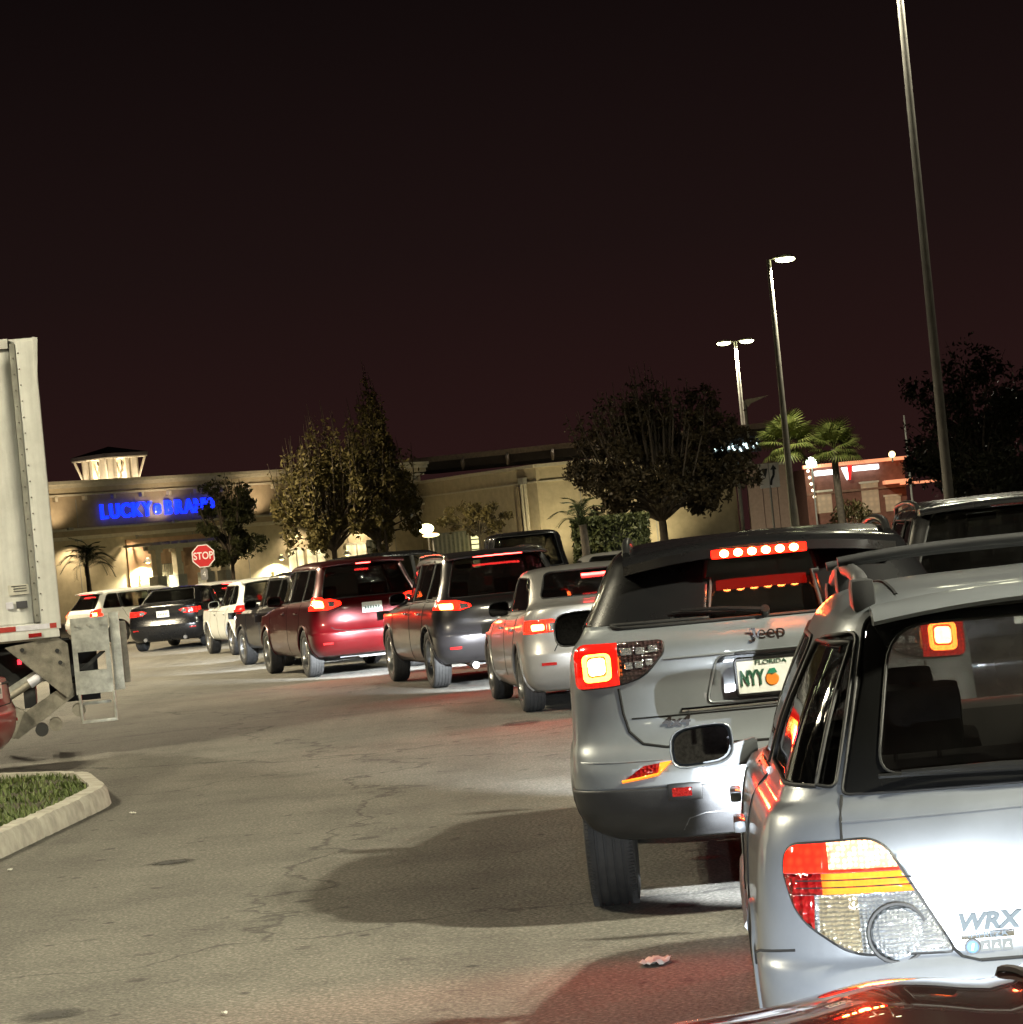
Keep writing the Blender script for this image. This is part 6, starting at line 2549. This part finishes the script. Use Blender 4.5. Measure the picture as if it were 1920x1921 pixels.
# ------------------------------------------------------------------ signs
def stop_sign():
    c = P(382, 1043, 90)
    R = .415
    root = thing('stop_sign', 'red octagonal stop sign with white lettering in front of the store', 'sign', (c.x, 90, 0), rad(-4))
    RED = m_plain('sign red', (.55, .02, .03), .35, var=.08)
    WH = m_plain('sign white', (.80, .80, .85), .35, var=.05)
    oc = [(R * math.cos(rad(22.5 + 45 * k)), R * math.sin(rad(22.5 + 45 * k))) for k in range(8)]
    bm = bmesh.new()
    add_prism(bm, [(x, c.z + z) for x, z in oc], 1, 0, .006)
    bl = bm_obj('sign_border', bm, WH, root)
    bm = bmesh.new()
    add_prism(bm, [(x * .91, c.z + z * .91) for x, z in oc], 1, -.005, -.001)
    fc = bm_obj('sign_face', bm, RED, root)
    me = text_mesh('STOP', .345, .003, offset=.006, sx=.82)
    t = link('sign_lettering', me, WH, root)
    t.matrix_local = basis((1, 0, 0), (0, 0, 1), (0, -.010, c.z))
    box('post', (0, .03, c.z / 2), (.06, .04, c.z), GREYW, root)
    box('number_board', (-.02, .004, c.z - .62), (.24, .012, .36), m_plain('board grey', (.20, .20, .22), .5), root)
    me = text_mesh('4', .26, .002, sx=.9)
    link('board_number', me, WH, root).matrix_local = basis((1, 0, 0), (0, 0, 1), (-.02, -.006, c.z - .62))


stop_sign()


def lane_sign():
    c = P(1443, 892, 82)
    root = thing('lane_sign', 'white sign with black triangle and bent arrow left of the palms', 'sign', (c.x, 82, 0))
    WH = m_plain('sign board white', (.80, .78, .72), .45, var=.08)
    K = m_plain('sign black', (.015, .015, .015), .5)
    w_, h_ = .62, .76
    prism('sign_board', roundpoly([(-w_ / 2, c.z - h_ / 2), (w_ / 2, c.z - h_ / 2), (w_ / 2, c.z + h_ / 2), (-w_ / 2, c.z + h_ / 2)], .04), 1, 0, .008, WH, root)
    prism('triangle_mark', [(-.22, c.z + .22), (-.03, c.z + .22), (-.12, c.z - .08)], 1, -.006, -.001, K, root)
    bm = bmesh.new()
    for a, b_ in zip([(.03, -.30), (.06, -.14), (.14, .0), (.15, .12)], [(.06, -.14), (.14, .0), (.15, .12), (.15, .20)]):
        d = Vector((b_[0] - a[0], b_[1] - a[1])).normalized()
        s = Vector((-d.y, d.x)) * .035
        add_prism(bm, [(a[0] + s.x, c.z + a[1] + s.y), (a[0] - s.x, c.z + a[1] - s.y), (b_[0] - s.x, c.z + b_[1] - s.y), (b_[0] + s.x, c.z + b_[1] + s.y)], 1, -.006, -.001)
    add_prism(bm, [(.05, c.z + .17), (.25, c.z + .17), (.15, c.z + .33)], 1, -.0065, -.001)
    bmesh.ops.remove_doubles(bm, verts=bm.verts[:], dist=.012)
    bm_obj('arrow_mark', bm, K, root)
    tube('post', [(0, .03, 0), (0, .03, c.z + h_ / 2)], .035, GREYW, root, 8)


lane_sign()


def far_shop_sign():
    a = P(1338, 842, 136)
    root = thing('illuminated_sign', 'small glowing pale blue shop sign left of the palms', 'sign', (a.x, 136, a.z))
    W = m_emit('pale sign glow', (.75, 1.0, .98), 3.0, (.6, .7, .7))
    DK = m_plain('sign backing', (.03, .03, .035), .6)
    box('sign_backing', (1.15, .12, .05), (2.6, .08, .8), DK, root)
    rnd = random.Random(6)
    for i in range(7):
        x = .12 + i * .34
        bm = bmesh.new()
        if i < 3:
            add_box(bm, (x, 0, -.05), (.11, .06, .20), None, .02)
        else:
            add_tube(bm, [(x + .13 * math.cos(t), 0, .0 + .2 * math.sin(t) + (.03 if i % 2 else -.05)) for t in np.linspace(.3, 5.6 - i * .2, 9)], .055, 6)
        bm_obj('sign_glyph', bm, W, root)
    tube('sign_post', [(1.15, .2, -.4), (1.15, .2, -a.z)], .10, GREYW, root, 8)


far_shop_sign()


def restaurant():
    D = 170
    a = P(1516, 955, D)
    root = thing('restaurant', 'small red brick restaurant with salmon lit eaves and white signs at right', 'restaurant', (a.x, D, 0), rad(1))

    def q(px, py):
        p = P(px, py, D)
        return p.x - a.x, p.z
    BR = m_plain('red brick wall', (.20, .085, .06), .85, var=.25, scale=3, bump_s=.3)
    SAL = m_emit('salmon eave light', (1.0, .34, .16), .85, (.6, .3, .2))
    SG = m_emit('white sign glow', (.86, 1.0, 1.0), 3.2, (.8, .8, .8))
    x1, z1 = q(1695, 862)
    x0 = 0
    box('wall', (x1 / 2, 3, z1 / 2), (x1, 6, z1), BR, root)
    box('eave_light', (x1 / 2 + .05, -.1, z1 + .10), (x1 + .3, .5, .22), SAL, root)
    xa, za = q(1655, 906)
    xb, _ = q(1705, 902)
    box('canopy', ((xa + xb) / 2, -.9, za), (xb - xa, 1.5, .25), SAL, root, None, .05)
    for px0, px1, py in ((1526, 1566, 889), (1598, 1648, 880)):
        s0, s1 = q(px0, py), q(px1, py)
        box('sign_panel', ((s0[0] + s1[0]) / 2, -.35, s0[1]), (s1[0] - s0[0], .18, .32), SG, root, None, .08)
    # tilted V mark, white left stroke and red right stroke
    v = q(1588, 886)
    prism('sign_mark', [(v[0] - .38, v[1] + .30), (v[0] + .0, v[1] + .32), (v[0] + .05, v[1] - .45), (v[0] - .08, v[1] - .5)], 1, -.5, -.4, SG, root)
    prism('sign_mark', [(v[0] + .06, v[1] + .42), (v[0] + .30, v[1] + .40), (v[0] + .16, v[1] - .5), (v[0] + .0, v[1] - .5)], 1, -.55, -.45, m_emit('red mark', (1, .02, .02), 1.2, (.6, .02, .02)), root)
    for px, py, w_, h_ in ((1545, 930, 1.0, 1.4), (1632, 922, 1.1, 2.0), (1675, 932, 1.0, 1.0)):
        s = q(px, py)
        o = box('window', (s[0], -.04, s[1] - .4), (w_, .06, h_), m_emit('warm window', (1, .62, .3), .22, (.3, .25, .2), .5, 3), root)
        box('window_frame', (s[0], -.08, s[1] - .4 + h_ / 2), (w_ + .2, .08, .12), TRIMC, o)
    box('trim_band', (x1 / 2, -.06, za - .3), (x1, .1, .14), m_plain('brown trim', (.22, .12, .08), .8), root)
    box('terrace_wall', (x1 + 3.2, .5, .9), (5.5, .3, 1.8), m_plain('terrace wall', (.42, .40, .28), .85), root)
    sx, sz = q(1750, 902)
    box('canopy', (sx, .2, sz), (4.2, .6, .16), SAL, root)
    for px, py, col, st, r_, lab in ((1520, 868, (.80, 1.0, .82), 16, .34, 'g'), (1671, 853, (1.0, .80, .34), 3, .22, 'y')):
        s = q(px, py)
        bm = bmesh.new()
        bmesh.ops.create_uvsphere(bm, u_segments=14, v_segments=8, radius=r_)
        o = bm_obj('globe_lamp', bm, m_emit('globe ' + lab, col, st), root, 60)
        o.location = (s[0], -.6, s[1])
        tube('lamp_stem', [(0, 0, 0), (0, 0, -s[1] if lab == 'g' else -.5)], .06, GREYW, o, 6)
    # string of small lamps on the corner
    for i in range(5):
        s = q(1517 + i * 3, 884 + i * 12)
        bm = bmesh.new()
        bmesh.ops.create_icosphere(bm, subdivisions=2, radius=.10)
        bm_obj('string_lamp', bm, m_emit('string lamp', (1, .85, .55), 4), root, 60).location = (s[0] - .1, -.5, s[1])


restaurant()

# side wall and far wall right of the big tree
p0, p1 = P(1405, 940, 128), P(1482, 870, 128)
rw = thing('garden_wall', 'pinkish panelled wall behind the lane sign', 'wall', (p0.x, 128, 0))
ww = p1.x - p0.x
for i in range(3):
    box('wall_panel', (ww * (i + .5) / 3, .1, p1.z / 2), (ww / 3 - .03, .2, p1.z), m_plain('pink stucco', (.36, .25, .20), .85, var=.15), rw)
box('coping', (ww / 2, .1, p1.z + .06), (ww + .1, .34, .12), TRIMC, rw)

# thin pole far right of the restaurant
fp = P(1712, 945, 120)
fpo = thing('flag_pole', 'thin dim pole between the restaurant and the tall lamp pole', 'pole', (fp.x, 120, 0))
tube('pole', [(0, 0, 0), (0, 0, P(1706, 778, 120).z)], [.06, .04], GREYW, fpo, 8)
box('pole_base', (0, 0, .15), (.4, .4, .3), CONC, fpo)

# lit fin of a lamp arm above the big tree
fb = P(1398, 752, 130)
fn = thing('sign_arm', 'pale wedge shaped arm above the big dark tree', 'sign', (fb.x, 130, 0))
prism('wedge', [(0, fb.z - .1), (.12, fb.z - .32), (.25, fb.z - .16), (1.15, fb.z + .16), (.02, fb.z + .06)], 1, 0, .12, m_plain('wedge pale', (.6, .55, .48), .6), fn)
tube('post', [(0, .06, 0), (0, .06, fb.z)], .07, GREYW, fn, 8)

# litter on the lane
def litter(label, px, py, s, seed, mat):
    c = G(px, py)
    rnd = random.Random(seed)
    bm = bmesh.new()
    N = 7
    g = [[bm.verts.new(((i / N - .5) * s[0], (j / N - .5) * s[1], .006 + rnd.uniform(0, 1) * s[2])) for j in range(N + 1)] for i in range(N + 1)]
    for i in range(N):
        for j in range(N):
            if (i, j) not in ((0, 0), (0, N - 1), (N - 1, 0), (N - 1, N - 1)):
                bm.faces.new((g[i][j], g[i + 1][j], g[i + 1][j + 1], g[i][j + 1]))
    o = bm_obj('paper_litter', bm, mat, None, 20)
    md = o.modifiers.new('t', 'SOLIDIFY')
    md.thickness = .001
    o.location = c
    o.rotation_euler = (0, 0, rnd.uniform(0, 3))
    tag(o, label, 'litter')


PAPER = m_plain('paper', (.6, .58, .52), .8, var=.2)
litter('crumpled white paper on the asphalt beside the nearest car', 1230, 1808, (.15, .11, .02), 1, PAPER)
litter('small white scrap on the asphalt near the kerb', 250, 1527, (.09, .03, .01), 2, PAPER)
litter('tiny white scrap at the lower left of the lane', 20, 1635, (.03, .03, .015), 3, PAPER)
litter('tiny pale scrap at the bottom of the lane', 422, 1905, (.02, .025, .012), 4, PAPER)
